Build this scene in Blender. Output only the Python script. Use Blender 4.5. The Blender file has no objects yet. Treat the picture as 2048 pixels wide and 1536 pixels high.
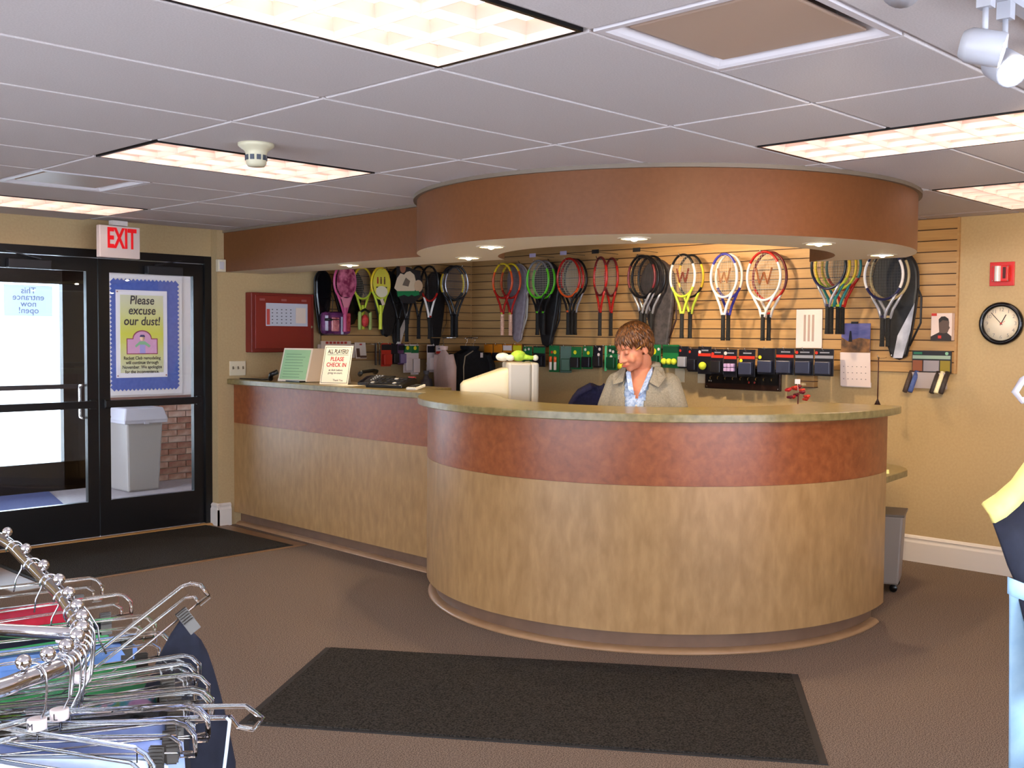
import bpy, bmesh, math, random
from mathutils import Vector, Matrix, Euler
random.seed(7)
R = math.radians
SC = bpy.context.scene
COL = SC.collection

# ------------------------------------------------------------------ camera
CAMPOS = Vector((-2.2296, -2.4985, 1.5774))
c_rt = Vector((0.697686, -0.716361, 0.007812)); c_up = Vector((0.027742, 0.037911, 0.998896)); c_fw = Vector((0.715866, 0.696699, -0.046323))
cam = bpy.data.cameras.new('camera'); cam.sensor_width = 36.0; cam.lens = 36.0*2124.16/2048
cam.clip_start = 0.05; cam.clip_end = 200
camo = bpy.data.objects.new('camera', cam); COL.objects.link(camo)
m = Matrix.Identity(4)
for i in range(3):
    m[i][0] = c_rt[i]; m[i][1] = c_up[i]; m[i][2] = -c_fw[i]; m[i][3] = CAMPOS[i]
camo.matrix_world = m
SC.camera = camo
# ------------------------------------------------------------------ view, world, sun, flash
SC.view_settings.view_transform = 'Standard'; SC.view_settings.look = 'None'
SC.view_settings.gamma = 1.0; SC.view_settings.use_curve_mapping = False
SC.view_settings.exposure = 0.0
SC.cycles.use_denoising = True
SC.cycles.max_bounces = 7; SC.cycles.diffuse_bounces = 3; SC.cycles.glossy_bounces = 3
SC.cycles.adaptive_threshold = 0.04
SC.cycles.transmission_bounces = 8; SC.cycles.transparent_max_bounces = 16
SC.cycles.caustics_reflective = False; SC.cycles.caustics_refractive = False
SC.cycles.sample_clamp_indirect = 6.0
world = bpy.data.worlds.new('world'); SC.world = world; world.use_nodes = True
bg = world.node_tree.nodes['Background']; bg.inputs[0].default_value = (0.62, 0.80, 1.0, 1); bg.inputs[1].default_value = 11.0
sun = bpy.data.lights.new('sun', 'SUN'); sun.energy = 9.0; sun.angle = R(0.6); sun.color = (1.0, 0.95, 0.86)
suno = bpy.data.objects.new('sun', sun); COL.objects.link(suno); suno.rotation_euler = (R(52), 0, R(-20))
fl = bpy.data.lights.new('camera_flash', 'SPOT'); fl.energy = 42; fl.shadow_soft_size = 0.02; fl.color = (1.0, 0.93, 0.95)
fl.spot_size = R(110); fl.spot_blend = 0.8
flo = bpy.data.objects.new('camera_flash', fl); COL.objects.link(flo)
flo.matrix_world = Matrix.Translation(c_rt*0.09 + c_up*0.05 - c_fw*0.03) @ m
# daylight falling through the windows of the walls behind the camera, plus a lamp added in the vestibule
def daylight(name, loc, rot, sx, sy, energy):
    l = bpy.data.lights.new(name, 'AREA'); l.shape = 'RECTANGLE'; l.size = sx; l.size_y = sy; l.energy = energy; l.color = (0.90, 0.88, 1.0)
    o = bpy.data.objects.new(name, l); COL.objects.link(o); o.location = loc; o.rotation_euler = rot
daylight('window_daylight', (-4.98, 0.3, 1.35), (R(112), 0, R(-90)), 6.4, 1.5, 185)
daylight('window_daylight', (-0.6, -4.98, 1.35), (R(112), 0, 0), 5.4, 1.5, 150)
daylight('window_daylight', (-1.48, 6.75, 1.4), (R(90), 0, R(-90)), 2.2, 2.0, 160)  # lamp added inside the vestibule's left end to brighten it

# ------------------------------------------------------------------ materials
def lin(c):
    return tuple(((x/255)/12.92 if x/255 <= 0.04045 else (((x/255)+0.055)/1.055)**2.4) for x in c)
MATS = {}
def mat(name, rgb, rough=0.6, metal=0.0, spec=0.5, emit=None, estr=0.0, trans=0.0, ior=1.45, alpha=1.0, coat=0.0, sheen=0.0):
    if name in MATS: return MATS[name]
    M = bpy.data.materials.new(name); M.use_nodes = True
    b = M.node_tree.nodes['Principled BSDF']
    c = lin(rgb)
    b.inputs['Base Color'].default_value = (*c, 1); b.inputs['Roughness'].default_value = rough
    b.inputs['Metallic'].default_value = metal; b.inputs['Specular IOR Level'].default_value = spec
    b.inputs['Transmission Weight'].default_value = trans; b.inputs['IOR'].default_value = ior
    b.inputs['Alpha'].default_value = alpha; b.inputs['Coat Weight'].default_value = coat
    b.inputs['Sheen Weight'].default_value = sheen
    if emit is not None:
        b.inputs['Emission Color'].default_value = (*lin(emit), 1); b.inputs['Emission Strength'].default_value = estr
    MATS[name] = M
    return M
def noisy(name, c1, c2, scale=20, rough=0.6, detail=6, bump=0.0, bscale=None, stretch=(1,1,1), spec=0.5, lo=0.35, hi=0.65, c3=None, metal=0.0, rough2=None, sheen=0.0, dist=0.0):
    """two (three) tone procedural material in object space"""
    if name in MATS: return MATS[name]
    M = mat(name, c1, rough, metal, spec, sheen=sheen); nt = M.node_tree; b = nt.nodes['Principled BSDF']
    tc = nt.nodes.new('ShaderNodeTexCoord'); mp = nt.nodes.new('ShaderNodeMapping'); mp.inputs['Scale'].default_value = stretch
    nt.links.new(tc.outputs['Object'], mp.inputs[0])
    n = nt.nodes.new('ShaderNodeTexNoise'); n.inputs['Scale'].default_value = scale; n.inputs['Detail'].default_value = detail; n.inputs['Distortion'].default_value = dist
    nt.links.new(mp.outputs[0], n.inputs['Vector'])
    r = nt.nodes.new('ShaderNodeValToRGB'); e = r.color_ramp.elements
    e[0].position = lo; e[0].color = (*lin(c1), 1); e[1].position = hi; e[1].color = (*lin(c2), 1)
    if c3:
        x = e.new((lo+hi)/2); x.color = (*lin(c3), 1)
    nt.links.new(n.outputs['Fac'], r.inputs[0]); nt.links.new(r.outputs[0], b.inputs['Base Color'])
    if bump:
        n2 = nt.nodes.new('ShaderNodeTexNoise'); n2.inputs['Scale'].default_value = bscale or scale*3; n2.inputs['Detail'].default_value = 3
        nt.links.new(mp.outputs[0], n2.inputs['Vector'])
        bp = nt.nodes.new('ShaderNodeBump'); bp.inputs['Strength'].default_value = bump; bp.inputs['Distance'].default_value = 0.01
        nt.links.new(n2.outputs['Fac'], bp.inputs['Height']); nt.links.new(bp.outputs[0], b.inputs['Normal'])
    return M
def glassmat(name, tint=(1,1,1), refl=0.09, rough=0.0):
    if name in MATS: return MATS[name]
    M = bpy.data.materials.new(name); M.use_nodes = True; nt = M.node_tree
    nt.nodes.remove(nt.nodes['Principled BSDF']); out = nt.nodes['Material Output']
    t = nt.nodes.new('ShaderNodeBsdfTransparent'); t.inputs[0].default_value = (*tint, 1)
    g = nt.nodes.new('ShaderNodeBsdfGlossy'); g.inputs['Roughness'].default_value = rough
    f = nt.nodes.new('ShaderNodeFresnel'); f.inputs[0].default_value = 1.45
    mx = nt.nodes.new('ShaderNodeMixShader')
    nt.links.new(f.outputs[0], mx.inputs[0]); nt.links.new(t.outputs[0], mx.inputs[1]); nt.links.new(g.outputs[0], mx.inputs[2])
    nt.links.new(mx.outputs[0], out.inputs[0]); MATS[name] = M
    return M

# ------------------------------------------------------------------ mesh builder
class MB:
    def __init__(s): s.v = []; s.f = []; s.mi = []; s.cur = 0; s.sm = []; s.smooth = False
    def _add(s, vs, fs):
        o = len(s.v); s.v += [tuple(v) for v in vs]
        for f in fs: s.f.append(tuple(i+o for i in f)); s.mi.append(s.cur); s.sm.append(s.smooth)
        return s
    def box(s, c, d, rot=None, taper=None):
        x, y, z = d[0]/2, d[1]/2, d[2]/2; t = taper or (1, 1)
        vs = [Vector((a*x*(t[0] if k > 0 else 1), b*y*(t[1] if k > 0 else 1), k*z)) for k in (-1, 1) for b in (-1, 1) for a in (-1, 1)]
        if rot is not None: vs = [rot @ v for v in vs]
        vs = [v + Vector(c) for v in vs]
        return s._add(vs, [(0,2,3,1),(4,5,7,6),(0,1,5,4),(2,6,7,3),(0,4,6,2),(1,3,7,5)])
    def bar(s, a, b, w, h=None, up=(0,0,1)):
        a = Vector(a); b = Vector(b); d = b-a; L = d.length; z = d.normalized(); u = Vector(up)
        if abs(z.dot(u)) > 0.99: u = Vector((1,0,0))
        x = u.cross(z).normalized(); y = z.cross(x); rot = Matrix((x, y, z)).transposed()
        return s.box((a+b)/2, (w, h or w, L), rot)
    def prism(s, poly, a0, a1, axis='z'):
        n = len(poly)
        def P(p, a):
            if axis == 'z': return (p[0], p[1], a)
            if axis == 'y': return (p[0], a, p[1])
            return (a, p[0], p[1])
        vs = [P(p, a0) for p in poly] + [P(p, a1) for p in poly]
        fs = [tuple(range(n))[::-1], tuple(range(n, 2*n))] + [(i, (i+1) % n, n+(i+1) % n, n+i) for i in range(n)]
        if axis == 'y': fs = [f[::-1] for f in fs]
        return s._add(vs, fs)
    def tube(s, pts, r, n=8, closed=False, caps=True, flat=1.0, up=None):
        pts = [Vector(p) for p in pts]; N = len(pts); rs = r if isinstance(r, (list, tuple)) else [r]*N
        vs = []; prev = None; sm = s.smooth; s.smooth = True
        for i, p in enumerate(pts):
            if closed: t = (pts[(i+1) % N]-pts[i-1])
            else: t = pts[min(i+1, N-1)]-pts[max(i-1, 0)]
            t.normalize()
            if up is not None:
                u = Vector(up); u = (u - t*u.dot(t))
                if u.length < 1e-6: u = t.orthogonal()
                u.normalize()
            elif prev is None: u = t.orthogonal().normalized()
            else:
                u = prev - t*prev.dot(t)
                u = u.normalized() if u.length > 1e-6 else t.orthogonal().normalized()
            prev = u; w = t.cross(u)
            for k in range(n):
                a = 2*math.pi*k/n; vs.append(p + (u*math.cos(a) + w*math.sin(a)*flat)*rs[i])
        fs = []
        for i in range(N if closed else N-1):
            j = (i+1) % N
            for k in range(n): fs.append((i*n+k, i*n+(k+1) % n, j*n+(k+1) % n, j*n+k))
        if caps and not closed: fs += [tuple(range(n))[::-1], tuple((N-1)*n+k for k in range(n))]
        s._add(vs, fs); s.smooth = sm
        return s
    def lathe(s, prof, n=24, c=(0,0,0), rot=None, cap=True, arc=None):
        sm = s.smooth; s.smooth = True
        a0, a1 = arc or (0, 2*math.pi); full = arc is None; m_ = n if full else n+1
        vs = []
        for (r, z) in prof:
            for k in range(m_):
                a = a0 + (a1-a0)*k/n; v = Vector((r*math.cos(a), r*math.sin(a), z))
                if rot is not None: v = rot @ v
                vs.append(v + Vector(c))
        fs = []
        for i in range(len(prof)-1):
            for k in range(n):
                k2 = (k+1) % m_; fs.append((i*m_+k, i*m_+k2, (i+1)*m_+k2, (i+1)*m_+k))
        if cap and full: fs += [tuple(range(m_))[::-1], tuple((len(prof)-1)*m_+k for k in range(m_))]
        s._add(vs, fs); s.smooth = sm
        return s
    def ball(s, c, r, n=12, m_=8, rot=None):
        r = r if isinstance(r, (tuple, list)) else (r, r, r); sm = s.smooth; s.smooth = True
        vs = [Vector((0, 0, -r[2]))]; 
        for i in range(1, m_):
            p = math.pi*i/m_ - math.pi/2
            for k in range(n):
                a = 2*math.pi*k/n; vs.append(Vector((r[0]*math.cos(p)*math.cos(a), r[1]*math.cos(p)*math.sin(a), r[2]*math.sin(p))))
        vs.append(Vector((0, 0, r[2])))
        if rot is not None: vs = [rot @ v for v in vs]
        vs = [v+Vector(c) for v in vs]; fs = []
        for k in range(n): fs.append((0, 1+(k+1) % n, 1+k))
        for i in range(m_-2):
            for k in range(n): fs.append((1+i*n+k, 1+i*n+(k+1) % n, 1+(i+1)*n+(k+1) % n, 1+(i+1)*n+k))
        L = len(vs)-1; b = 1+(m_-2)*n
        for k in range(n): fs.append((L, b+k, b+(k+1) % n))
        s._add(vs, fs); s.smooth = sm
        return s
    def sheet(s, fn, nu, nv, smooth=True):
        sm = s.smooth; s.smooth = smooth
        vs = [fn(i/nu, j/nv) for j in range(nv+1) for i in range(nu+1)]
        fs = [(j*(nu+1)+i, j*(nu+1)+i+1, (j+1)*(nu+1)+i+1, (j+1)*(nu+1)+i) for j in range(nv) for i in range(nu)]
        s._add(vs, fs); s.smooth = sm
        return s
    def mesh(s, name, mats):
        me = bpy.data.meshes.new(name); me.from_pydata(s.v, [], s.f); 
        for M in (mats if isinstance(mats, (list, tuple)) else [mats]): me.materials.append(M)
        me.polygons.foreach_set('material_index', s.mi); me.polygons.foreach_set('use_smooth', s.sm); me.update()
        return me
    def build(s, name, mats, parent=None, loc=None, rz=None, bevel=0.0, solid=0.0):
        o = bpy.data.objects.new(name, s.mesh(name, mats)); COL.objects.link(o)
        if parent is not None: o.parent = parent
        if loc is not None: o.location = loc
        if rz is not None: o.rotation_euler = (0, 0, rz)
        if solid:
            md = o.modifiers.new('thickness', 'SOLIDIFY'); md.thickness = solid; md.offset = 0
        if bevel:
            md = o.modifiers.new('bevel', 'BEVEL'); md.width = bevel; md.segments = 2; md.limit_method = 'ANGLE'; md.angle_limit = R(40)
        return o
def tag(o, label, cat, group=None):
    o['label'] = label; o['category'] = cat
    if group: o['group'] = group
    return o
def thing(name, label, cat, loc=(0,0,0), rz=0, group=None):
    o = bpy.data.objects.new(name, None); COL.objects.link(o); o.empty_display_size = 0.05
    o.location = loc; o.rotation_euler = (0, 0, rz)
    return tag(o, label, cat, group)
def struct(o, label=None):
    o['kind'] = 'structure'
    if label: o['label'] = label
    return o
def sroot(name, loc=(0,0,0), label=None):
    o = bpy.data.objects.new(name, None); COL.objects.link(o); o.location = loc
    return struct(o, label)
def link_copy(o, parent, loc=None, rot=None):
    c = o.copy(); COL.objects.link(c); c.parent = parent
    if loc is not None: c.location = loc
    if rot is not None: c.rotation_euler = rot
    return c
def text(name, body, size, material, parent, loc, rot=(R(90),0,0), align='CENTER', depth=0.001, sx=1.0, shear=0.0, bold=0.0, mirror=False, spacing=1.0):
    cu = bpy.data.curves.new(name, 'FONT'); cu.body = body; cu.size = size; cu.align_x = align; cu.align_y = 'CENTER'
    cu.extrude = depth; cu.shear = shear; cu.offset = bold; cu.resolution_u = 3; cu.space_line = spacing
    t = bpy.data.objects.new(name, cu); COL.objects.link(t)
    dg = bpy.context.evaluated_depsgraph_get(); me = bpy.data.meshes.new_from_object(t.evaluated_get(dg))
    bpy.data.objects.remove(t); bpy.data.curves.remove(cu)
    me.materials.clear(); me.materials.append(material)
    o = bpy.data.objects.new(name, me); COL.objects.link(o); o.parent = parent
    o.location = loc; o.rotation_euler = rot; o.scale = (-sx if mirror else sx, 1, 1)
    return o
def arc(cx, cy, r, a0, a1, n):
    return [(cx + r*math.cos(R(a0+(a1-a0)*i/n)), cy + r*math.sin(R(a0+(a1-a0)*i/n))) for i in range(n+1)]
# ------------------------------------------------------------------ room shell
H = 2.40; XL, XR, YF, YB, YD = -4.8768, 5.10, -4.8768, 5.20, 5.30
FT = 0.3048
M_wall = noisy('wall_paint', (184,156,112), (190,162,118), 60, 0.75, bump=0.04, bscale=400)
M_white = mat('white_trim', (226,214,202), 0.45)
M_tile = noisy('ceiling_tile', (204,194,192), (214,204,202), 180, 0.95, bump=0.25, bscale=700, spec=0.1)
M_grid = mat('grid_metal', (184,178,180), 0.5)
M_carpet = noisy('carpet', (74,61,52), (148,128,112), 200, 0.95, 2, bump=0.25, bscale=180, spec=0.1, lo=0.34, hi=0.66)
M_vinyl = noisy('brown_vinyl', (134,98,66), (146,108,74), 12, 0.35)
M_mat = noisy('rubber_mat', (28,25,23), (68,62,55), 130, 0.95, 3, bump=0.5, bscale=300, spec=0.1)
M_slat = noisy('maple_slat', (176,134,84), (188,146,94), 3.0, 0.5, 4, stretch=(1,1,18))
M_groove = mat('slat_groove', (74,50,34), 0.7)
M_copper = noisy('copper_laminate', (122,62,30), (150,83,44), 24, 0.34, 12, c3=(136,72,37), lo=0.3, hi=0.7, dist=0.3)
M_tan = noisy('tan_laminate', (148,110,68), (172,132,86), 22, 0.36, 12, c3=(160,121,77), lo=0.28, hi=0.72, dist=0.2, stretch=(1,1,0.35))
M_top = noisy('counter_top_laminate', (112,96,58), (144,126,82), 26, 0.28, 10, lo=0.3, hi=0.7)
M_kick = noisy('vinyl_cove_base', (110,82,64), (120,90,70), 8, 0.4)
M_soffit = noisy('brown_paint', (112,67,36), (117,71,39), 40, 0.42, bump=0.03, bscale=300, spec=0.25)
M_under = mat('soffit_cream', (238,222,196), 0.7)
M_black = mat('black_aluminium', (16,15,16), 0.3)
M_dark = mat('dark_grey_plastic', (36,35,38), 0.45)
M_steel = mat('brushed_steel', (190,188,186), 0.25, 1.0)
M_chrome = mat('chrome', (225,225,228), 0.08, 1.0)
M_glass = glassmat('door_glass')

# floor
f = struct(MB().box((0.1, 0.2, -0.05), (10.1, 10.3, 0.1)).build('floor', M_carpet), 'brown speckled carpet')
f = struct(MB().box((1.28, 4.685, 0.002), (2.12, 1.23, 0.006)).build('floor', M_vinyl), 'brown vinyl strip inside the entrance doors')
# walls
w = struct(MB().box((XR+0.1, 0.15, 1.3), (0.2, 10.4, 2.6)).build('wall_right', M_wall), 'beige painted wall with the clock')
WR = w
mb = MB()
mb.box(((2.265+XR)/2+0.1, YB+0.125, 1.3), (XR-2.265+0.2, 0.25, 2.6))          # staff side wall
WB = struct(mb.build('wall_back', M_wall), 'beige wall beside the entrance doors')
mb = MB()
mb.box(((XL+2.265)/2, YD+0.075, 2.40), (2.265-XL, 0.15, 0.42)); mb.box(((XL+0.40)/2, YD+0.075, 1.095), (0.40-XL, 0.15, 2.19))
struct(mb.build('wall_entrance', M_wall), 'beige wall above the entrance doors')
def window_wall(name, wname, c0, c1, plane, axis, w0, w1, z0=0.6, z1=2.1):
    mb = MB()
    def bx(a0, a1, za, zb):
        if axis == 'x': mb.box((plane-0.1, (a0+a1)/2, (za+zb)/2), (0.2, a1-a0, zb-za))
        else: mb.box(((a0+a1)/2, plane-0.1, (za+zb)/2), (a1-a0, 0.2, zb-za))
    bx(c0, w0, 0, 2.6); bx(w1, c1, 0, 2.6); bx(w0, w1, 0, z0); bx(w0, w1, z1, 2.6)
    struct(mb.build(name, M_wall))
    r = sroot(wname, (0, 0, 0), 'wide window behind the camera'); n = 5
    fm = MB(); gm = MB()
    for k in range(n+1):
        a = w0+(w1-w0)*k/n
        if axis == 'x': fm.box((plane-0.06, a, (z0+z1)/2), (0.06, 0.05, z1-z0))
        else: fm.box((a, plane-0.06, (z0+z1)/2), (0.05, 0.06, z1-z0))
    for z in (z0+0.025, z1-0.025):
        if axis == 'x': fm.box((plane-0.06, (w0+w1)/2, z), (0.06, w1-w0, 0.05))
        else: fm.box(((w0+w1)/2, plane-0.06, z), (w1-w0, 0.06, 0.05))
    fm.build('frame', M_black, r)
    for k in range(n):
        a = w0+(w1-w0)*(k+0.5)/n
        g = MB().box((plane-0.06, a, (z0+z1)/2), (0.006, (w1-w0)/n-0.05, z1-z0-0.1)) if axis == 'x' else MB().box((a, plane-0.06, (z0+z1)/2), ((w1-w0)/n-0.05, 0.006, z1-z0-0.1))
        g.build('pane', M_glass, r)
window_wall('wall_left', 'window_1', -5.0, 5.4, XL, 'x', -2.9, 3.5)
window_wall('wall_front', 'window_2', -5.1, 5.3, YF, 'y', -3.3, 2.1)
# slat wall panels, every slat a part of the wall
def slats(wall, name_axis, a0, a1, plane):
    n = 14; p = 0.0762; L = a1-a0
    if name_axis == 'y':
        MB().box((plane-0.004, (a0+a1)/2, H-n*p/2), (0.008, L, n*p)).build('slat_backing', M_groove, wall)
        me = MB().box((0, 0, 0), (0.014, L, p-0.0075)).mesh('slat', M_slat)
    else:
        MB().box(((a0+a1)/2, plane-0.004, H-n*p/2), (L, 0.008, n*p)).build('slat_backing', M_groove, wall)
        me = MB().box((0, 0, 0), (L, 0.014, p-0.0075)).mesh('slat', M_slat)
    for k in range(n):
        o = bpy.data.objects.new('slat', me); COL.objects.link(o); o.parent = wall
        z = H-p*(k+0.5)
        o.location = (plane-0.015, (a0+a1)/2, z) if name_axis == 'y' else ((a0+a1)/2, plane-0.015, z)
WSR = sroot('wall_slat', (0, 0, 0), 'maple slat wall facing us behind the desk'); WSB = sroot('wall_slat', (0, 0, 0), 'maple slat wall beside the fire panel')
slats(WSR, 'y', 0.40, YB, XR)
slats(WSB, 'x', 3.27, XR-0.022, YB)
MB().box((XR-0.012, 0.393, H-0.5334), (0.024, 0.014, 1.0668)).build('edge_trim', M_slat, WSR)
# baseboards with a moulded cap
def base_prof(): return [(0,0),(0.020,0),(0.020,0.135),(0.013,0.150),(0.013,0.160),(0.017,0.166),(0.010,0.180),(0,0.186)]
mb = MB(); mb.prism([(XR-p[0], p[1]) for p in base_prof()], -4.87, 2.9, 'y')
struct(mb.build('baseboard_right', M_white), 'white moulded baseboard below the clock')
mb = MB(); mb.prism([(YB-p[0], p[1]) for p in base_prof()], 2.243, 2.375, 'x'); mb.prism([(2.265-p[0], p[1]) for p in base_prof()], YB-0.02, YD-0.005, 'y')
struct(mb.build('baseboard_back', M_white), 'white moulded baseboard around the wall end')

# ------------------------------------------------------------------ ceiling: hung grid and tiles
CE = sroot('ceiling', (0,0,0), 'suspended ceiling of grey white tiles')
MB().box((0.1, 0.2, 2.66), (10.2, 10.4, 0.06)).build('light_block_deck', M_wall, CE)  # unseen slab over the tiles, added to block light from above
LIGHTS = [  # (a0,a1,b0,b1 in feet, long axis, label)
 (-4,0,-2,0,'x','largest louvered ceiling light, cut off by the top edge of the picture'),
 (0,4,6,8,'x','louvered ceiling light beside the smoke detector'),
 (6,8,-4,0,'y','louvered ceiling light right above the round soffit, its long side facing us'),
 (12,16,-2,0,'x','small distant louvered ceiling light at the far right above the clock'),
 (0,4,14,16,'x','louvered ceiling light at far left above the exit sign'),
 (-12,-8,6,8,'x','louvered ceiling light out of view on the left'),
 (-12,-8,-4,-2,'x','louvered ceiling light out of view behind the camera, on the left'),
 (-4,0,-10,-8,'x','louvered ceiling light out of view behind the camera'),
 (4,8,-10,-8,'x','louvered ceiling light out of view behind the camera, on the right'),
 (12,16,-10,-8,'x','louvered ceiling light out of view in the far right corner')]
VENTS = [(0,2,-4,-2), (0,2,10,12)]
def occupied(a0, a1, b0, b1):
    for L in LIGHTS:
        if a0 < L[1]-.01 and a1 > L[0]+.01 and b0 < L[3]-.01 and b1 > L[2]+.01: return True
    for L in VENTS:
        if a0 < L[1]-.01 and a1 > L[0]+.01 and b0 < L[3]-.01 and b1 > L[2]+.01: return True
    return False
tmesh = {}
def tile(a0, a1, b0, b1):
    x0, x1, y0, y1 = max(a0*FT, XL), min(a1*FT, XR), max(b0*FT, YF), min(b1*FT, YD if a1*FT < 2.3 else YB)
    if x1-x0 < 0.05 or y1-y0 < 0.05: return
    k = (round(x1-x0, 3), round(y1-y0, 3))
    if k not in tmesh:
        w_, d_ = k[0]/2-0.007, k[1]/2-0.007; e = 0.006
        mb = MB(); vs = []
        for (q, z) in ((0, 0.018), (0, 0.006), (e*0.5, 0.0012), (e, 0)):
            vs += [(-w_+q, -d_+q, z), (w_-q, -d_+q, z), (w_-q, d_-q, z), (-w_+q, d_-q, z)]
        fs = [(0, 1, 2, 3)] + [(r*4+i, (r+1)*4+i, (r+1)*4+(i+1) % 4, r*4+(i+1) % 4) for r in range(3) for i in range(4)] + [(15, 14, 13, 12)]
        mb._add(vs, fs); tmesh[k] = mb.mesh('ceiling_tile', M_tile)
    o = bpy.data.objects.new('ceiling_tile', tmesh[k]); COL.objects.link(o); o.parent = CE; o.location = ((x0+x1)/2, (y0+y1)/2, H)
for i in range(-4, 5):
    for j in range(-8, 9):
        a0, b0 = i*4, j*2
        if not occupied(a0, a0+4, b0, b0+2): tile(a0, a0+4, b0, b0+2)
        else:
            for h in (0, 2):
                if not occupied(a0+h, a0+h+2, b0, b0+2): tile(a0+h, a0+h+2, b0, b0+2)
# grid bars
gx = MB()
for i in range(-4, 5): gx.box((i*4*FT, 0.2, H+0.016), (0.024, 10.2, 0.016))
gx.build('grid_bar', M_grid, CE)
gy = MB()
for j in range(-8, 9):
    for (xa, xb) in (((-4.87, 6*FT), (8*FT, 5.1)) if j == -1 else ((-4.87, 5.1),)): gy.box(((xa+xb)/2, j*2*FT, H+0.0165), (xb-xa, 0.024, 0.016))
gy.build('grid_bar', M_grid, CE)
gz = MB()
for (x, y0, y1) in ((2, -4, -2), (2, 10, 12), (6, -4, 0)): gz.box((x*FT, (y0+y1)/2*FT, H+0.0155), (0.024, abs(y1-y0)*FT, 0.014))
gz.build('grid_bar', M_grid, CE)

# ------------------------------------------------------------------ louvered ceiling lights
M_tube = mat('fluorescent_tube', (255,255,255), 0.5, emit=(255,241,238), estr=14.0)
M_louver = mat('louver_metal', (236,202,184), 0.45, 0.1)
M_refl = mat('reflector_white', (245,240,235), 0.6)
louver_cache = {}
def light_meshes():
    L, W = 4*FT, 2*FT
    fr = MB(); t = 0.012
    for sx in (-1, 1): fr.box((sx*(L/2-0.017), 0, 0.012), (t, W-0.024, 0.026))
    for sy in (-1, 1): fr.box((0, sy*(W/2-0.017), 0.012), (L-0.024, t, 0.026))
    hs = MB(); hs.box((0, 0, 0.150), (L-0.03, W-0.03, 0.01))
    for sx in (-1, 1): hs.box((sx*(L/2-0.02), 0, 0.108), (0.01, W-0.03, 0.085))
    for sy in (-1, 1): hs.box((0, sy*(W/2-0.02), 0.108), (L-0.03, 0.01, 0.085))
    lv = MB(); l2, w2 = L/2-0.026, W/2-0.026; nb, nt_, h0, h1 = 0.0008, 0.060, 0.000, 0.052
    def blade(c, horiz, half):
        pr = [(-nb, h0), (nb, h0), (nb+0.006, h0+0.022), (nt_/2, h1), (-nt_/2, h1), (-nb-0.006, h0+0.022)]
        if horiz: lv.prism([(c+p[0], p[1]) for p in pr], -half, half, 'x')
        else: lv.prism([(c+p[0], p[1]) for p in pr], -half, half, 'y')
    for k in range(7): blade(-l2+2*l2*k/6, False, w2)
    for k in range(4): blade(-w2+2*w2*k/3, True, l2)
    tb = MB().tube([(-L/2+0.04, 0, 0), (L/2-0.04, 0, 0)], 0.019, 6)
    return (fr.mesh('frame', M_black), hs.mesh('housing', M_refl), lv.mesh('louver', M_louver), tb.mesh('lamp_tube', M_tube))
LM = light_meshes()
for (a0, a1, b0, b1, ax, lab) in LIGHTS:
    t = thing('ceiling_light', lab, 'ceiling light', ((a0+a1)/2*FT, (b0+b1)/2*FT, H-0.001), 0 if ax == 'x' else R(90), 'louvered ceiling lights')
    for nm, me in zip(('frame', 'housing', 'louver'), LM):
        o = bpy.data.objects.new(nm, me); COL.objects.link(o); o.parent = t
    for dy in (-0.186, 0, 0.186):
        o = bpy.data.objects.new('lamp_tube', LM[3]); COL.objects.link(o); o.parent = t; o.location = (0, dy, 0.105)
# ------------------------------------------------------------------ square air diffusers
M_vent = mat('vent_paint', (212,204,206), 0.4)
def vent(a0, b0, label):
    t = thing('air_diffuser', label, 'air vent', ((a0+1)*FT, (b0+1)*FT, H-0.002), 0, 'square plaque ceiling diffusers')
    s = 2*FT/2-0.008
    mb = MB()
    ring = lambda a, z: [(-a, -a, z), (a, -a, z), (a, a, z), (-a, a, z)]
    prof = [(s, 0.014), (s, 0.0), (s-0.022, 0.0), (s-0.030, 0.006), (s-0.075, 0.070), (s-0.15, 0.115)]
    vs = []
    for a, z in prof: vs += ring(a, z)
    mb.smooth = False
    mb._add(vs, [(r*4+i, (r+1)*4+i, (r+1)*4+(i+1) % 4, r*4+(i+1) % 4) for r in range(len(prof)-1) for i in range(4)])
    mb.build('flared_frame', M_vent, t)
    MB().box((0, 0, 0.118), (0.33, 0.33, 0.01)).build('neck_cover', M_dark, t)
    MB().box((0, 0, 0.016), (2*s-0.135, 2*s-0.135, 0.010)).build('plaque', mat('vent_plaque', (186,160,142), 0.4), t, bevel=0.012)
    for sx in (-1, 1):
        for sy in (-1, 1): MB().tube([(sx*0.19, sy*0.16, 0.02), (sx*0.19, sy*0.16, 0.085)], 0.004, 6).build('hanger_post', M_vent, t)
vent(0, -4, 'square white air diffuser near the top right, beside the biggest light')
vent(0, 10, 'square air diffuser at left between two ceiling lights')

# ------------------------------------------------------------------ soffit over the desk
SO = sroot('ceiling_soffit', (0,0,0), 'brown soffit with a straight band and a round ring over the desk')
KS = (3.12, 1.45); RS = 1.49
outer = [(2.325, YB)] + arc(KS[0], KS[1], RS, 128.1, 310.6, 72)
inner = arc(3.20, 1.48, 1.03, -30.2, -241.6, 60)
poly = outer + [(4.09, 0.96)] + inner[1:] + [(2.71, YB)]
mb = MB(); n = len(poly); z0, z1 = 2.066, H+0.006; mb.smooth = True
mb._add([(p[0], p[1], z0) for p in poly]+[(p[0], p[1], z1) for p in poly], [(i, (i+1) % n, n+(i+1) % n, n+i) for i in range(n)])
fo = mb.build('fascia', M_soffit, SO)
md = fo.modifiers.new('split', 'EDGE_SPLIT'); md.split_angle = R(25)
MB()._add([(p[0], p[1], 2.0662) for p in poly], [tuple(range(n))[::-1]]).build('underside', M_under, SO)
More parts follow.
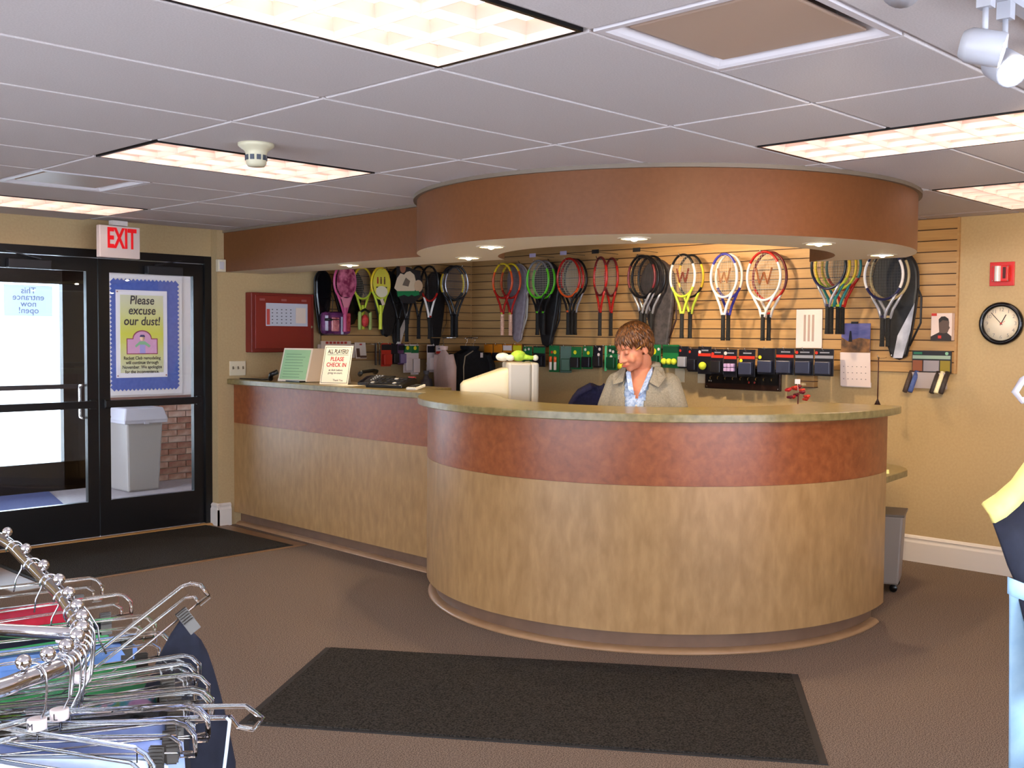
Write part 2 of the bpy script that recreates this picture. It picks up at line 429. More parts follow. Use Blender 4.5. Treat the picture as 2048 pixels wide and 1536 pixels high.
trim = [(2.313, YB)] + arc(KS[0], KS[1], RS+0.022, 128.6, 312.0, 72); tin = [(2.34, YB)] + arc(KS[0], KS[1], RS-0.01, 128.1, 312.0, 72)
MB().prism(trim + tin[::-1], H-0.020, H+0.002).build('top_trim', mat('soffit_trim', (120,104,88), 0.5), SO)
# recessed downlights in the soffit
M_can = mat('can_reflector', (255,238,200), 0.3, emit=(255,226,170), estr=9.0)
M_bulb = mat('halogen_bulb', (255,250,235), 0.4, emit=(255,232,190), estr=140.0)
M_ring = mat('white_trim_ring', (222,206,180), 0.4)
CANS = [(1.93,1.72,'recessed soffit downlight above the computer monitor'),(2.03,0.80,'recessed soffit downlight above the standing woman, front of the ring'),(2.87,0.24,'recessed soffit downlight front right of the ring'),(3.80,0.33,'recessed soffit downlight at the right end of the ring'),
        (2.44,2.44,'recessed soffit downlight where the ring meets the straight band'),(2.40,3.63,'recessed soffit downlight in the straight band over the check-in sign')]
def can(x, y, lab, z=2.066, power=30, aim=None, grp='recessed soffit downlights'):
    t = thing('downlight', lab, 'downlight', (x, y, z), 0, grp)
    MB().lathe([(0.085, 0.0), (0.083, -0.004), (0.066, -0.006), (0.062, -0.001), (0.066, 0.0)], 24, cap=False).build('trim_ring', M_ring, t)
    MB().lathe([(0.0001, -0.0012), (0.064, -0.0012), (0.064, -0.0008), (0.0001, -0.0008)], 24, cap=False).build('reflector', M_can, t)
    MB().ball((0, 0, -0.006), (0.018, 0.018, 0.010)).build('bulb', M_bulb, t)
    l = bpy.data.lights.new('downlight_lamp', 'SPOT'); l.energy = power; l.color = (1.0, 0.78, 0.50); l.spot_size = R(125); l.spot_blend = 0.75; l.shadow_soft_size = 0.03
    lo = bpy.data.objects.new('lamp', l); COL.objects.link(lo); lo.parent = t; lo.location = (0, 0, -0.022)
    if aim is not None:
        d = Vector(aim)-Vector((x, y, z)); lo.rotation_euler = d.to_track_quat('-Z', 'Y').to_euler()
for (x, y, lab) in CANS: can(x, y, lab)
# wall washers on the ceiling behind the soffit, hidden by it from the front
for k, y in enumerate((1.75, 2.45)):
    can(4.05, y, ['wall-washing downlight over the white rackets, hidden by the soffit', 'wall-washing downlight over the lime racket, hidden by the soffit'][k], H-0.001, 62, (XR, y, 1.7), 'wall washers behind the soffit')
# ------------------------------------------------------------------ reception counter
KC = (3.10, 1.46); ZT = 1.20
def ring_prism(mb, ro, ri, a0, a1, z0, z1, n=64, c=KC):
    mb.smooth = True
    mb.prism(arc(c[0], c[1], ro, a0, a1, n) + arc(c[0], c[1], ri, a1, a0, n), z0, z1)
    return mb
def flatshade(o):
    md = o.modifiers.new('split', 'EDGE_SPLIT'); md.split_angle = R(25)
    return o
A0, A1 = 122.4, 283.0
t = thing('curved_counter', 'round-fronted reception counter of tan laminate with copper-brown upper band', 'counter', (KC[0], KC[1], 0))
Z = (0, 0)
flatshade(ring_prism(MB(), 1.40, 1.355, A0, A1, 0.84, ZT-0.042, c=Z).build('upper_band', M_copper, t))
flatshade(ring_prism(MB(), 1.40, 1.355, A0, A1, 0.105, 0.839, c=Z).build('lower_panel', M_tan, t))
flatshade(ring_prism(MB(), 1.345, 1.31, A0-1, A1-1.5, 0.0, 0.105, c=Z).build('toe_kick', M_kick, t))
q = MB(); q.smooth = True
prf = [(1.345, 0.0), (1.392, 0.0), (1.390, 0.008), (1.380, 0.018), (1.362, 0.024), (1.345, 0.026)]
q.lathe(prf, 64, arc=(R(A0-1), R(A1-2)), cap=False); q.build('base_moulding', noisy('tan_vinyl_nosing', (150,112,78), (160,122,88), 10, 0.3), t)
t = thing('straight_counter', 'straight reception counter running to the wall beside the doors', 'counter', (2.378, 3.85, 0), R(-1.3))
MB().box((0.0225, 0.075, (0.84+ZT-0.042)/2), (0.045, 2.54, ZT-0.042-0.84)).build('upper_band', M_copper, t)
MB().box((0.0225, 0.075, 0.472), (0.045, 2.54, 0.734)).build('lower_panel', M_tan, t)
MB().box((0.075, 0.06, 0.0525), (0.035, 2.56, 0.105)).build('toe_kick', M_kick, t)
q = MB(); q.prism([(0.058, 0), (0.012, 0), (0.014, 0.008), (0.025, 0.018), (0.042, 0.024), (0.058, 0.026)], -1.25, 1.34, 'y'); q.build('base_moulding', MATS['tan_vinyl_nosing'], t)
MB().box((0.30, 1.30, 0.60), (0.40, 0.03, 1.10)).build('end_panel', M_tan, t)
# worktop: one continuous slab
to = arc(KC[0], KC[1], 1.46, 123.7, 285.5, 72)
ti = arc(KC[0], KC[1], 0.95, 291.0, 137.0, 60)
tp = [(2.348, YB-0.002)] + to + ti + [(2.60, 2.42), (2.60, 3.05), (2.86, 3.05), (2.86, YB-0.002)]
o = MB().prism(tp, ZT-0.042, ZT).build('countertop', M_top); tag(o, 'olive tan laminate countertop running over both reception counters', 'countertop')
o.modifiers.new('bevel', 'BEVEL').width = 0.004; o.modifiers['bevel'].limit_method = 'ANGLE'; o.modifiers['bevel'].angle_limit = R(50)
# lower staff desk with a rounded peninsula end
di = arc(KC[0], KC[1], 1.352, 140, 280, 48)
dp = di + [(3.42, 0.20), (3.80, 0.26)] + arc(4.02, 0.70, 0.42, -70, 90, 16) + [(3.6, 1.12)] + arc(KC[0], KC[1], 0.66, -45, -210, 30)
t = thing('staff_desk', 'lower tan work surface with a rounded end sticking out right of the counter', 'desk', (0, 0, 0))
MB().prism(dp, 0.72, 0.76).build('desktop', M_top, t, bevel=0.004)
MB().box((3.55, 0.80, 0.36), (0.04, 0.5, 0.72)).build('side_panel', M_tan, t)
MB().box((2.35, 2.12, 0.36), (0.35, 0.04, 0.72), Matrix.Rotation(R(-40), 3, 'Z')).build('side_panel', M_tan, t)
o = MB().box((0, 0, 0), (0.21, 0.28, 0.002), Matrix.Rotation(R(25), 3, 'Z')).build('paper_sheet', mat('yellow_paper', (250,246,170), 0.7), None, (3.93, 0.47, 0.7615)); tag(o, 'pale yellow sheet lying on the rounded desk end', 'paper')
# wheeled grey bin under the desk end
t = thing('waste_bin', 'grey tapered wheeled bin under the rounded desk end', 'bin', (4.17, 0.47, 0), R(20))
mb = MB(); mb.box((0, 0, 0.265), (0.26, 0.24, 0.43), taper=(1.16, 1.16)); mb.build('body', mat('grey_plastic', (146,134,126), 0.45), t, bevel=0.012)
MB().box((0, 0, 0.484), (0.318, 0.296, 0.016)).build('rim', mat('dark_rim', (110,98,88), 0.5), t, bevel=0.004)
for sx in (-1, 1):
    for sy in (-1, 1):
        c = MB(); c.lathe([(0.022, -0.01), (0.025, -0.006), (0.025, 0.006), (0.022, 0.01)], 12, (sx*0.10, sy*0.09, 0.025), Matrix.Rotation(R(90), 3, 'Y')); c.box((sx*0.10, sy*0.09, 0.045), (0.03, 0.02, 0.012)); c.build('caster', M_black, t)

# ------------------------------------------------------------------ mats
def matobj(pts, label, nm='floor_mat', z=0.005):
    c = Vector((sum(p[0] for p in pts)/4, sum(p[1] for p in pts)/4))
    t = thing(nm, label, 'floor mat', (c.x, c.y, 0))
    P = [Vector(p)-c for p in pts]
    MB().prism([p*1.0 for p in P], z, z+0.004).build('border', mat('mat_rubber_edge', (34,30,28), 0.7), t)
    I = [p*(1-0.035/max(0.3, p.length)) for p in P]
    MB().prism(I, z+0.004, z+0.010).build('pile', M_mat, t)
A = Vector((0.897, 1.833)); u = Vector((0.5737, -0.8191)); v = Vector((-0.79, -0.575)).normalized(); v = Vector((-0.8191, -0.5737))
matobj([A, A+u*2.30, A+u*2.30+v*1.06, A+v*1.06], 'charcoal floor mat lying in front of the round counter', z=0.0)
matobj([(0.42, 5.27), (0.42, 4.10), (2.24, 4.10), (2.21, 5.27)], 'charcoal entrance mat inside the glass doors', z=0.005)
o = MB().prism([(YD-0.06, 0.005), (YD+0.02, 0.005), (YD+0.02, 0.022), (YD-0.035, 0.020)], 0.40, 2.262, 'x').build('door_threshold', noisy('oak_threshold', (168,124,72), (184,140,86), 6, 0.4, stretch=(0.2,3,3))); struct(o, 'tan threshold below the entrance doors')

# ------------------------------------------------------------------ entrance doors
fr = MB(); fr.box((0.43, YD+0.04, 1.095), (0.06, 0.10, 2.19)); fr.box((2.235, YD+0.04, 1.095), (0.058, 0.10, 2.19)); fr.box((1.33, YD+0.04, 2.16), (1.75, 0.10, 0.06))
struct(fr.build('door_1', M_black), 'black aluminium frame of the entrance doors')
def leaf(x0, x1, name, label, hinge):
    t = sroot(name, ((x0+x1)/2, YD+0.035, 0.025), label); w_ = x1-x0; st = 0.085 if hinge == 'r' else 0.085
    mb = MB()
    for s in (-1, 1): mb.box((s*(w_/2-st/2), 0, 1.05), (st, 0.045, 2.10))
    mb.build('stile', M_black, t)
    MB().box((0, 0, 0.135), (w_-2*st, 0.045, 0.27)).build('bottom_rail', M_black, t)
    MB().box((0, 0, 2.05), (w_-2*st, 0.045, 0.10)).build('top_rail', M_black, t)
    MB().box((0, 0, 1.14), (w_-2*st, 0.006, 1.74)).build('pane', M_glass, t)
    pb = MB(); pb.box((0, -0.045, 1.005), (w_-0.06, 0.035, 0.055)); 
    for s in (-1, 1): pb.box((s*(w_/2-0.05), -0.03, 1.005), (0.05, 0.05, 0.07))
    pb.build('push_bar', M_black, t, bevel=0.004)
    ph = MB(); hx = (w_/2-0.10) if hinge == 'l' else -(w_/2-0.10)
    ph.tube([(hx, 0.022, 0.90), (hx, 0.07, 0.905), (hx, 0.075, 0.93), (hx, 0.075, 1.12), (hx, 0.07, 1.145), (hx, 0.022, 1.15)], 0.010, 8); ph.build('pull_handle', M_steel, t)
    hx = (w_/2-0.035) if hinge == 'l' else -(w_/2-0.035)
    MB().lathe([(0.011, 0), (0.011, -0.012), (0.008, -0.016)], 12, (hx, -0.022, 1.11), Matrix.Rotation(R(90), 3, 'X')).build('lock_cylinder', mat('brass', (190,150,80), 0.3, 1.0), t)
    cl = MB(); cl.box((0.08 if hinge == 'r' else -0.08, -0.055, 2.03), (0.30, 0.06, 0.065)); 
    s = 1 if hinge == 'r' else -1
    cl.build('closer_body', M_dark, t, bevel=0.005)
    MB().bar((s*0.0, -0.07, 2.07), (s*0.26, -0.03, 2.125), 0.022, 0.008).build('closer_arm', M_dark, t)
    return t
D2 = leaf(0.462, 1.326, 'door_2', 'left glazed entrance door showing the bright outdoors', 'l')
D3 = leaf(1.334, 2.200, 'door_3', 'right glazed entrance door showing the poster and trash can', 'r')
# ------------------------------------------------------------------ vestibule behind the doors
VY = 7.95
M_conc = noisy('vestibule_floor', (150,146,150), (164,160,166), 30, 0.5)
struct(MB().box((1.4, 6.70, -0.05), (6.0, 2.78, 0.1)).build('floor', M_conc), 'grey vestibule floor behind the doors')
M_vw = mat('vestibule_white', (222,220,222), 0.7)
M_mort = noisy('mortar', (168,152,140), (190,172,158), 40, 0.9)
vb = struct(MB().box((3.30, VY+0.10, 1.3), (1.70, 0.16, 2.6)).build('wall_vestibule', M_mort), 'vestibule wall of whitewashed brick with a white panel above')
br = [noisy('brick_a', (150,92,70), (196,164,146), 9, 0.85, lo=0.35, hi=0.62), noisy('brick_b', (162,108,84), (206,182,166), 7, 0.85, lo=0.3, hi=0.6), noisy('brick_c', (138,82,66), (180,140,120), 11, 0.85, lo=0.35, hi=0.7)]
bm_ = [MB().box((0, 0, 0), (0.194, 0.02, 0.057)).mesh('brick', b_) for b_ in br]; bh = [MB().box((0, 0, 0), (0.092, 0.02, 0.057)).mesh('brick', b_) for b_ in br]
for r_ in range(13):
    x = 2.47 - (0.102 if r_ % 2 else 0)
    while x < 4.1:
        if x+0.194 > 2.47:
            half = x < 2.47; me = random.choice(bh if half else bm_)
            o = bpy.data.objects.new('brick', me); COL.objects.link(o); o.parent = vb
            o.location = ((x+0.148 if half else x+0.097), VY+0.012+random.uniform(-0.002, 0.002), 0.035+r_*0.067)
        x += 0.204
MB().box((3.30, VY+0.005, 0.89), (1.66, 0.06, 0.03)).build('brick_ledge', mat('ledge', (120,88,78), 0.7), vb)
MB().box((3.30, VY+0.012, 1.75), (1.66, 0.012, 1.69)).build('white_panel', M_vw, vb)
# outer glazed door and frame
od = sroot('door_4', (0, 8.05, 0), 'outer glazed door and dark frame beyond the vestibule')
mb = MB()
for (x0, x1) in ((2.20, 2.46), (1.14, 1.28), (-0.1, 0.06), (-1.6, -1.4)): mb.box(((x0+x1)/2, 0, 1.3), (x1-x0, 0.08, 2.6))
for (z0_, z1_) in ((0, 0.285), (2.04, 2.6)): mb.box((0.45, 0, (z0_+z1_)/2), (4.1, 0.08, z1_-z0_))
mb.build('frame', M_black, od)
mb = MB(); mb.box((0.45, -0.03, 1.03), (4.0, 0.05, 0.045)); mb.build('push_bar', M_dark, od)
MB().box((0.45, 0.0, 1.16), (3.9, 0.008, 1.76)).build('pane', M_glass, od)
sg = sroot('window_3', (-1.6, 6.70, 0), 'unseen glazed left end added to light the vestibule'); mb = MB()  # out of view, glazed to bring more light into the vestibule
for yy in (-1.36, 0, 1.36): mb.box((0, yy, 1.3), (0.06, 0.07, 2.6))
for zz in (0.15, 2.5): mb.box((0, 0, zz), (0.06, 2.8, 0.3 if zz < 1 else 0.2))
mb.build('frame', M_black, sg); MB().box((0, 0, 1.35), (0.008, 2.7, 2.1)).build('pane', M_glass, sg)
struct(MB().box((4.16, 6.70, 1.3), (0.1, 2.8, 2.6)).build('wall_vestibule', M_vw))
struct(MB().box((1.3, 6.70, 2.64), (6.0, 2.9, 0.08)).build('ceiling', M_vw), 'vestibule ceiling')
o = MB().prism([(1.15, 6.1), (1.15, 7.95), (2.02, 7.95), (1.55, 6.1)], 0.001, 0.012).build('vestibule_mat', noisy('blue_mat', (46,56,96), (70,82,130), 200, 0.95, bump=0.4)); tag(o, 'blue carpet mat on the vestibule floor behind the left door', 'floor mat')
# outside
struct(MB().box((0, 28, -0.16), (80, 40, 0.2)).build('ground', noisy('pavement', (196,196,196), (214,212,208), 4, 0.9)), 'sunlit pavement outside')
o = MB().box((-6, 21, 0.35), (26, 0.5, 0.9)).build('low_wall', noisy('outdoor_concrete', (150,142,134), (176,168,160), 6, 0.9)); struct(o, 'low wall across the street outside')
# ------------------------------------------------------------------ wall and ceiling fittings
def paper_mat(name, rgb):
    M = bpy.data.materials.new(name); M.use_nodes = True; nt = M.node_tree; nt.nodes.remove(nt.nodes['Principled BSDF'])
    d = nt.nodes.new('ShaderNodeBsdfDiffuse'); tl = nt.nodes.new('ShaderNodeBsdfTranslucent'); mx = nt.nodes.new('ShaderNodeMixShader')
    for q in (d, tl): q.inputs[0].default_value = (*lin(rgb), 1)
    mx.inputs[0].default_value = 0.5; nt.links.new(d.outputs[0], mx.inputs[1]); nt.links.new(tl.outputs[0], mx.inputs[2]); nt.links.new(mx.outputs[0], nt.nodes['Material Output'].inputs[0])
    return M
M_cream = mat('cream_plastic', (224,208,178), 0.4)
M_red = mat('alarm_red', (206,36,30), 0.35)
M_redtxt = mat('exit_red', (214,24,30), 0.4, emit=(230,20,24), estr=0.35)
t = thing('exit_sign', 'white exit sign with red letters hanging above the doors', 'exit sign', (1.335, 4.98, 2.112), R(4))
MB().box((0, 0, 0.115), (0.315, 0.05, 0.23)).build('housing', mat('sign_white', (226,206,196), 0.4), t, bevel=0.004)
MB().box((0, 0, 0.252), (0.12, 0.05, 0.034)).build('canopy', mat('sign_white2', (214,206,200), 0.4), t)
text('lettering', 'EXIT', 0.200, M_redtxt, t, (0.012, -0.0265, 0.135), sx=0.56, bold=0.006)
t = thing('motion_sensor', 'small white motion sensor on the wall end below the soffit corner', 'sensor', (2.305, YB, 2.115))
MB().box((-0.02, -0.022, 0), (0.07, 0.044, 0.10)).build('housing', M_cream, t, bevel=0.006)
MB().box((-0.025, -0.046, 0.0), (0.042, 0.006, 0.06)).build('lens', mat('sensor_lens', (206,196,196), 0.3), t, bevel=0.003)
t = thing('light_switch', 'three-gang light switch plate above the straight counter end', 'switch', (2.445, YB, 1.285))
MB().box((0, -0.004, 0), (0.15, 0.008, 0.118)).build('plate', M_cream, t, bevel=0.003)
for dx in (-0.046, 0, 0.046): MB().box((dx, -0.012, 0.004), (0.009, 0.014, 0.022), Matrix.Rotation(R(-18), 3, 'X')).build('toggle', mat('toggle', (120,104,82), 0.4), t)
t = thing('fire_alarm_panel', 'dark red fire alarm cabinet with a paper schedule on its door', 'alarm panel', (2.83, YB, 1.415))
M_mar = mat('maroon_enamel', (118,34,28), 0.4)
MB().box((0, -0.045, 0.247), (0.617, 0.09, 0.494)).build('cabinet', M_mar, t, bevel=0.006)
MB().box((0.0, -0.094, 0.252), (0.55, 0.008, 0.44)).build('door', mat('maroon_door', (132,38,30), 0.38), t, bevel=0.003)
sc = MB().box((0.03, -0.100, 0.315), (0.41, 0.004, 0.19)).build('schedule_sheet', mat('schedule_paper', (196,196,206), 0.5), t)
MB().box((-0.155, -0.1025, 0.295), (0.03, 0.002, 0.13)).build('red_column', mat('sched_red', (200,80,70), 0.6), sc)
gm = MB().box((0, 0, 0), (0.012, 0.002, 0.006)).mesh('grid_mark', mat('ink', (40,38,44), 0.6))
for i in range(5):
    for j in range(5):
        o = bpy.data.objects.new('grid_mark', gm); COL.objects.link(o); o.parent = sc; o.location = (-0.115+i*0.045, -0.1027, 0.245+j*0.028)
MB().box((0.165, -0.1030, 0.31), (0.10, 0.003, 0.13)).build('note', mat('note_paper', (226,206,190), 0.6), sc)
MB().lathe([(0.011, 0), (0.011, -0.012), (0.007, -0.016)], 12, (0.285, -0.092, 0.215), Matrix.Rotation(R(90), 3, 'X')).build('lock', mat('lock_brass', (214,190,140), 0.3, 0.8), t)
for dx in (-0.21, 0.0, 0.20): MB().box((dx, -0.0995, 0.437), (0.05, 0.002, 0.018)).build('nameplate', mat('nameplate', (160,90,86), 0.5), t)
# wall plate row under the slat wall
for (y, lab) in ((2.677, 'blank cream wall plate right of the standing woman'), (2.45, 'cream wall plate half hidden by the dark plaque')):
    t = thing('wall_plate', lab, 'wall plate', (XR, y, 1.25), R(-90))
    MB().box((0, -0.004, 0), (0.095, 0.008, 0.115)).build('plate', M_cream, t, bevel=0.003)
    for dx in (-0.02, 0.02):
        MB().lathe([(0.003, 0), (0.003, -0.004)], 8, (dx, -0.006, 0.042), Matrix.Rotation(R(90), 3, 'X')).build('screw', M_steel, t)
# strobe
t = thing('fire_strobe', 'red fire alarm strobe on the wall above the clock', 'fire strobe', (XR, 0.105, 2.005), R(-90))
MB().box((0, -0.006, 0), (0.158, 0.012, 0.158)).build('back_plate', M_red, t, bevel=0.003)
MB().box((0.004, -0.032, 0), (0.10, 0.045, 0.105)).build('horn_body', M_red, t, bevel=0.005)
MB().lathe([(0.020, -0.05), (0.020, 0.05)], 16, (-0.012, -0.054, 0), arc=(R(180), R(360)), cap=False).build('strobe_lens', mat('strobe_lens', (226,214,206), 0.15, spec=0.8), t)
MB().box((0.030, -0.055, 0.005), (0.018, 0.006, 0.075)).build('word_plate', mat('dark_red', (70,12,12), 0.5), t)
for sx in (-0.045, 0.053):
    for sz in (-0.046, 0.046): MB().ball((sx, -0.055, sz), 0.004, 6, 4).build('screw', M_steel, t)
# clock
t = thing('wall_clock', 'round wall clock with a black rim reading five to one', 'clock', (XR, 0.100, 1.677), R(-90))
rx = Matrix.Rotation(R(90), 3, 'X')
MB().lathe([(0.105, 0.0), (0.141, 0.0), (0.142, 0.022), (0.136, 0.032), (0.124, 0.036), (0.114, 0.030), (0.112, 0.018)], 48, (0, 0, 0), rx, cap=False).build('rim', mat('clock_black', (18,16,18), 0.2), t)
MB().lathe([(0.0001, 0.012), (0.114, 0.012), (0.114, 0.014), (0.0001, 0.014)], 48, (0, 0, 0), rx, cap=False).build('dial', mat('dial', (238,222,196), 0.5), t)
M_num = mat('dial_ink', (150,140,130), 0.6)
for k in range(1, 13):
    a = R(90-30*k); text('numeral', str(k), 0.034, M_num, t, (0.091*math.cos(a), -0.0145, 0.091*math.sin(a)), depth=0.0004)
def hand(name, ang, L, w_):
    a = R(90-ang); d = Vector((math.cos(a), 0, math.sin(a)))
    MB().bar(Vector((0, -0.0165, 0))-d*0.012, Vector((0, -0.0165, 0))+d*L, w_, 0.001, up=(0, 1, 0)).build(name, mat('hand_ink', (50,40,42), 0.5), t)
hand('hour_hand', 28, 0.066, 0.006); hand('minute_hand', 318, 0.098, 0.004)
MB().bar(Vector((0, -0.018, 0)), Vector((0.026, -0.018, 0.016)), 0.002, 0.001, up=(0, 1, 0)).build('second_hand', M_red, t)
MB().lathe([(0.006, 0.014), (0.006, 0.020)], 10, (0, 0, 0), rx).build('hub', M_red, t)
# smoke detector
t = thing('smoke_detector', 'round cream smoke detector on the ceiling in front of the second light', 'smoke detector', (0.335, 1.565, H))
MB().lathe([(0.0001, 0), (0.078, 0), (0.078, -0.010), (0.070, -0.018), (0.052, -0.030), (0.046, -0.040), (0.044, -0.085), (0.036, -0.098), (0.0001, -0.100)], 28, cap=False).build('housing', mat('detector_cream', (206,196,166), 0.45), t)
for k in range(10):
    a = 2*math.pi*k/10; MB().box((0.0445*math.cos(a), 0.0445*math.sin(a), -0.062), (0.006, 0.018, 0.022), Matrix.Rotation(a, 3, 'Z')).build('vent_slot', mat('slot_dark', (70,74,84), 0.5), t)
# track lights
M_tw = mat('track_white', (176,176,184), 0.4)
tr = thing('lighting_track', 'white lighting track above the spotlights, beyond the top edge of the picture', 'track', (0.30, -1.54, H))
MB().box((0, 0, -0.010), (2.4, 0.034, 0.020)).build('rail', M_tw, tr)
def spot(loc, aim, label, power, drop=0.0):
    t = thing('track_spotlight', label, 'spotlight', loc, 0, 'track spotlights')
    L = Vector(loc); d = (Vector(aim)-L).normalized(); q = d.to_track_quat('-Z', 'Y'); Rm = q.to_matrix()
    MB().box((0, 0, -0.035), (0.032, 0.032, 0.05)).build('adapter', M_tw, t)
    MB().tube([(0, 0, -0.06), (0, 0, -0.085), Vector((0, 0, -0.10-drop))], 0.007, 8).build('stem', M_tw, t)
    c = Vector((0, 0, -0.13-drop))
    MB().lathe([(0.0001, 0.055), (0.030, 0.052), (0.040, 0.035), (0.040, -0.040), (0.036, -0.042), (0.034, -0.030), (0.0001, -0.028)], 20, c, Rm, cap=False).build('head', M_tw, t)
    MB().lathe([(0.0001, -0.033), (0.031, -0.033), (0.031, -0.036), (0.0001, -0.037)], 20, c, Rm, cap=False).build('bulb', mat('spot_bulb', (255,246,226), 0.4, emit=(255,236,196), estr=30), t)
    l = bpy.data.lights.new('spot_lamp', 'SPOT'); l.energy = power; l.color = (1.0, 0.76, 0.46); l.spot_size = R(42); l.spot_blend = 0.85; l.shadow_soft_size = 0.03
    lo = bpy.data.objects.new('lamp', l); COL.objects.link(lo); lo.parent = t; lo.location = c+d*0.055; lo.rotation_euler = q.to_euler()
spot((-0.115, -1.54, H), (2.40, 0.18, 1.72), 'white track spotlight glowing at the top edge of the picture', 190, -0.03)
spot((0.315, -1.54, H), (0.95, -3.6, 1.8), 'white track spotlight whose ringed lamp face shows near the top right corner', 40, 0.02)
spot((0.440, -1.54, H), (-0.5, -2.7, 1.55), 'white track spotlight nearest the right edge, its lamp glaring', 40, 0.04)
spot((0.90, -1.54, H), (5.1, -0.15, 1.80), 'white track spotlight beyond the top right corner, lighting the clock wall', 320, 0.02)
# ------------------------------------------------------------------ vestibule furnishings
M_board = noisy('bulletin_blue', (70,92,168), (78,100,176), 30, 0.8)
t = thing('bulletin_board', 'blue bulletin paper with a scalloped edge on the vestibule wall', 'bulletin board', (3.03, VY-0.002, 1.545))
w_, h_ = 0.36, 0.555; pts = []
def zig(a, b, n, out):
    r = []
    for k in range(n):
        f0 = k/n; f1 = (k+0.5)/n; p = Vector(a).lerp(Vector(b), f0); q = Vector(a).lerp(Vector(b), f1)+Vector(out)*0.022; r += [p, q]
    return r
pts = zig((-w_, -h_), (w_, -h_), 17, (0, -1)) + zig((w_, -h_), (w_, h_), 26, (1, 0)) + zig((w_, h_), (-w_, h_), 17, (0, 1)) + zig((-w_, h_), (-w_, -h_), 26, (-1, 0))
MB().prism([(p.x*1.06, p.y*1.06) for p in [Vector((-w_-.03, -h_-.03)), Vector((w_+.03, -h_-.03)), Vector((w_+.03, h_+.03)), Vector((-w_-.03, h_+.03))]], 0, -0.004, 'y').build('white_backing', M_vw, t)
MB().prism([(p.x, p.y) for p in pts], -0.004, -0.007, 'y').build('blue_paper', M_board, t)
t = thing('poster', 'yellow green poster asking to please excuse our dust', 'poster', (2.99, VY-0.012, 1.555))
MB().box((0, 0, 0), (0.56, 0.003, 0.90)).build('white_sheet', mat('poster_white', (232,230,238), 0.6), t)
M = mat('poster_lime', (206,208,92), 0.6); nt = M.node_tree; tc = nt.nodes.new('ShaderNodeTexCoord'); sp = nt.nodes.new('ShaderNodeSeparateXYZ'); rp = nt.nodes.new('ShaderNodeValToRGB')
e = rp.color_ramp.elements; e[0].position = 0.05; e[0].color = (*lin((206,206,168)), 1); e[1].position = 0.95; e[1].color = (*lin((208,208,176)), 1); x = e.new(0.5); x.color = (*lin((208,208,72)), 1)
nt.links.new(tc.outputs['Generated'], sp.inputs[0]); nt.links.new(sp.outputs[2], rp.inputs[0]); nt.links.new(rp.outputs[0], nt.nodes['Principled BSDF'].inputs['Base Color'])
MB().box((0, -0.002, 0), (0.47, 0.002, 0.80)).build('printed_field', M, t)
M_ink = mat('poster_ink', (52,48,56), 0.6)
for (s_, z) in (('Please', 0.345), ('excuse', 0.240), ('our dust!', 0.130)): text('headline', s_, 0.125, M_ink, t, (0.0, -0.0035, z), sx=0.86, shear=0.12, depth=0.0004, bold=0.002)
text('small_print', 'Racket Club remodeling\nwill continue through\nNovember. We apologize\nfor the inconvenience.', 0.047, M_ink, t, (0.0, -0.0035, -0.32), sx=0.88, depth=0.0004, bold=0.0008)
# cartoon of a decorator under an arch
mb = MB(); mb.prism([(-0.17, -0.21), (0.17, -0.21), (0.17, -0.045)] + [(0.105*math.cos(R(a)), -0.045+0.085*math.sin(R(a))) for a in range(0, 181, 15)] + [(-0.17, -0.045)], -0.003, -0.0042, 'y'); mb.build('picture_border', mat('print_maroon', (150,70,90), 0.6), t)
mb = MB(); mb.prism([(-0.16, -0.20), (0.16, -0.20), (0.16, -0.055)] + [(0.096*math.cos(R(a)), -0.055+0.082*math.sin(R(a))) for a in range(0, 181, 15)] + [(-0.16, -0.055)], -0.0042, -0.005, 'y'); mb.build('picture_field', mat('print_pink', (214,160,196), 0.6), t)
mb = MB(); mb.prism([(-0.03, -0.20), (0.035, -0.20), (0.03, -0.09), (-0.025, -0.09)], -0.005, -0.0056, 'y'); mb.build('painted_apron', mat('print_lilac', (170,160,220), 0.6), t)
mb = MB(); mb.prism([(-0.08, -0.12), (-0.03, -0.075), (0.03, -0.075), (0.09, -0.12), (0.075, -0.14), (0.03, -0.11), (-0.03, -0.11), (-0.07, -0.14)], -0.0056, -0.006, 'y'); mb.build('painted_sleeves', mat('print_green', (140,190,150), 0.6), t)
mb = MB(); mb.lathe([(0.0001, 0.005), (0.026, 0.005), (0.026, 0.0062), (0.0001, 0.0062)], 14, (0, 0, -0.045), rx, cap=False); mb.build('painted_head', mat('print_skin', (226,190,160), 0.6), t)
mb = MB(); mb.prism([(-0.03, -0.03), (0.032, -0.03), (0.02, -0.008), (-0.02, -0.008)], -0.0062, -0.0068, 'y'); mb.build('painted_cap', mat('print_navy', (60,60,110), 0.6), t)
for (px, pz) in ((-0.265, 0.43), (-0.265, -0.43), (0.265, -0.43)): MB().ball((px, -0.004, pz), 0.007, 8, 5).build('push_pin', mat('pin', (120,40,40), 0.4), t)
t = thing('trash_can', 'grey slim trash can against the brick wall behind the right door', 'trash can', (2.74, 7.62, 0))
M_tc = mat('trash_grey', (150,148,146), 0.45); M_lid = mat('trash_lid', (176,178,190), 0.4)
MB().box((0, 0, 0.35), (0.33, 0.40, 0.70), taper=(1.16, 1.16)).build('body', M_tc, t, bevel=0.02)
MB().box((0, 0, 0.765), (0.47, 0.54, 0.13), taper=(0.84, 0.84)).build('lid', M_lid, t, bevel=0.015)
MB().box((0, 0, 0.692), (0.45, 0.52, 0.03)).build('lid_rim', M_lid, t, bevel=0.006)
MB().box((0.0, -0.262, 0.682), (0.05, 0.012, 0.022)).build('handle_tab', M_lid, t)
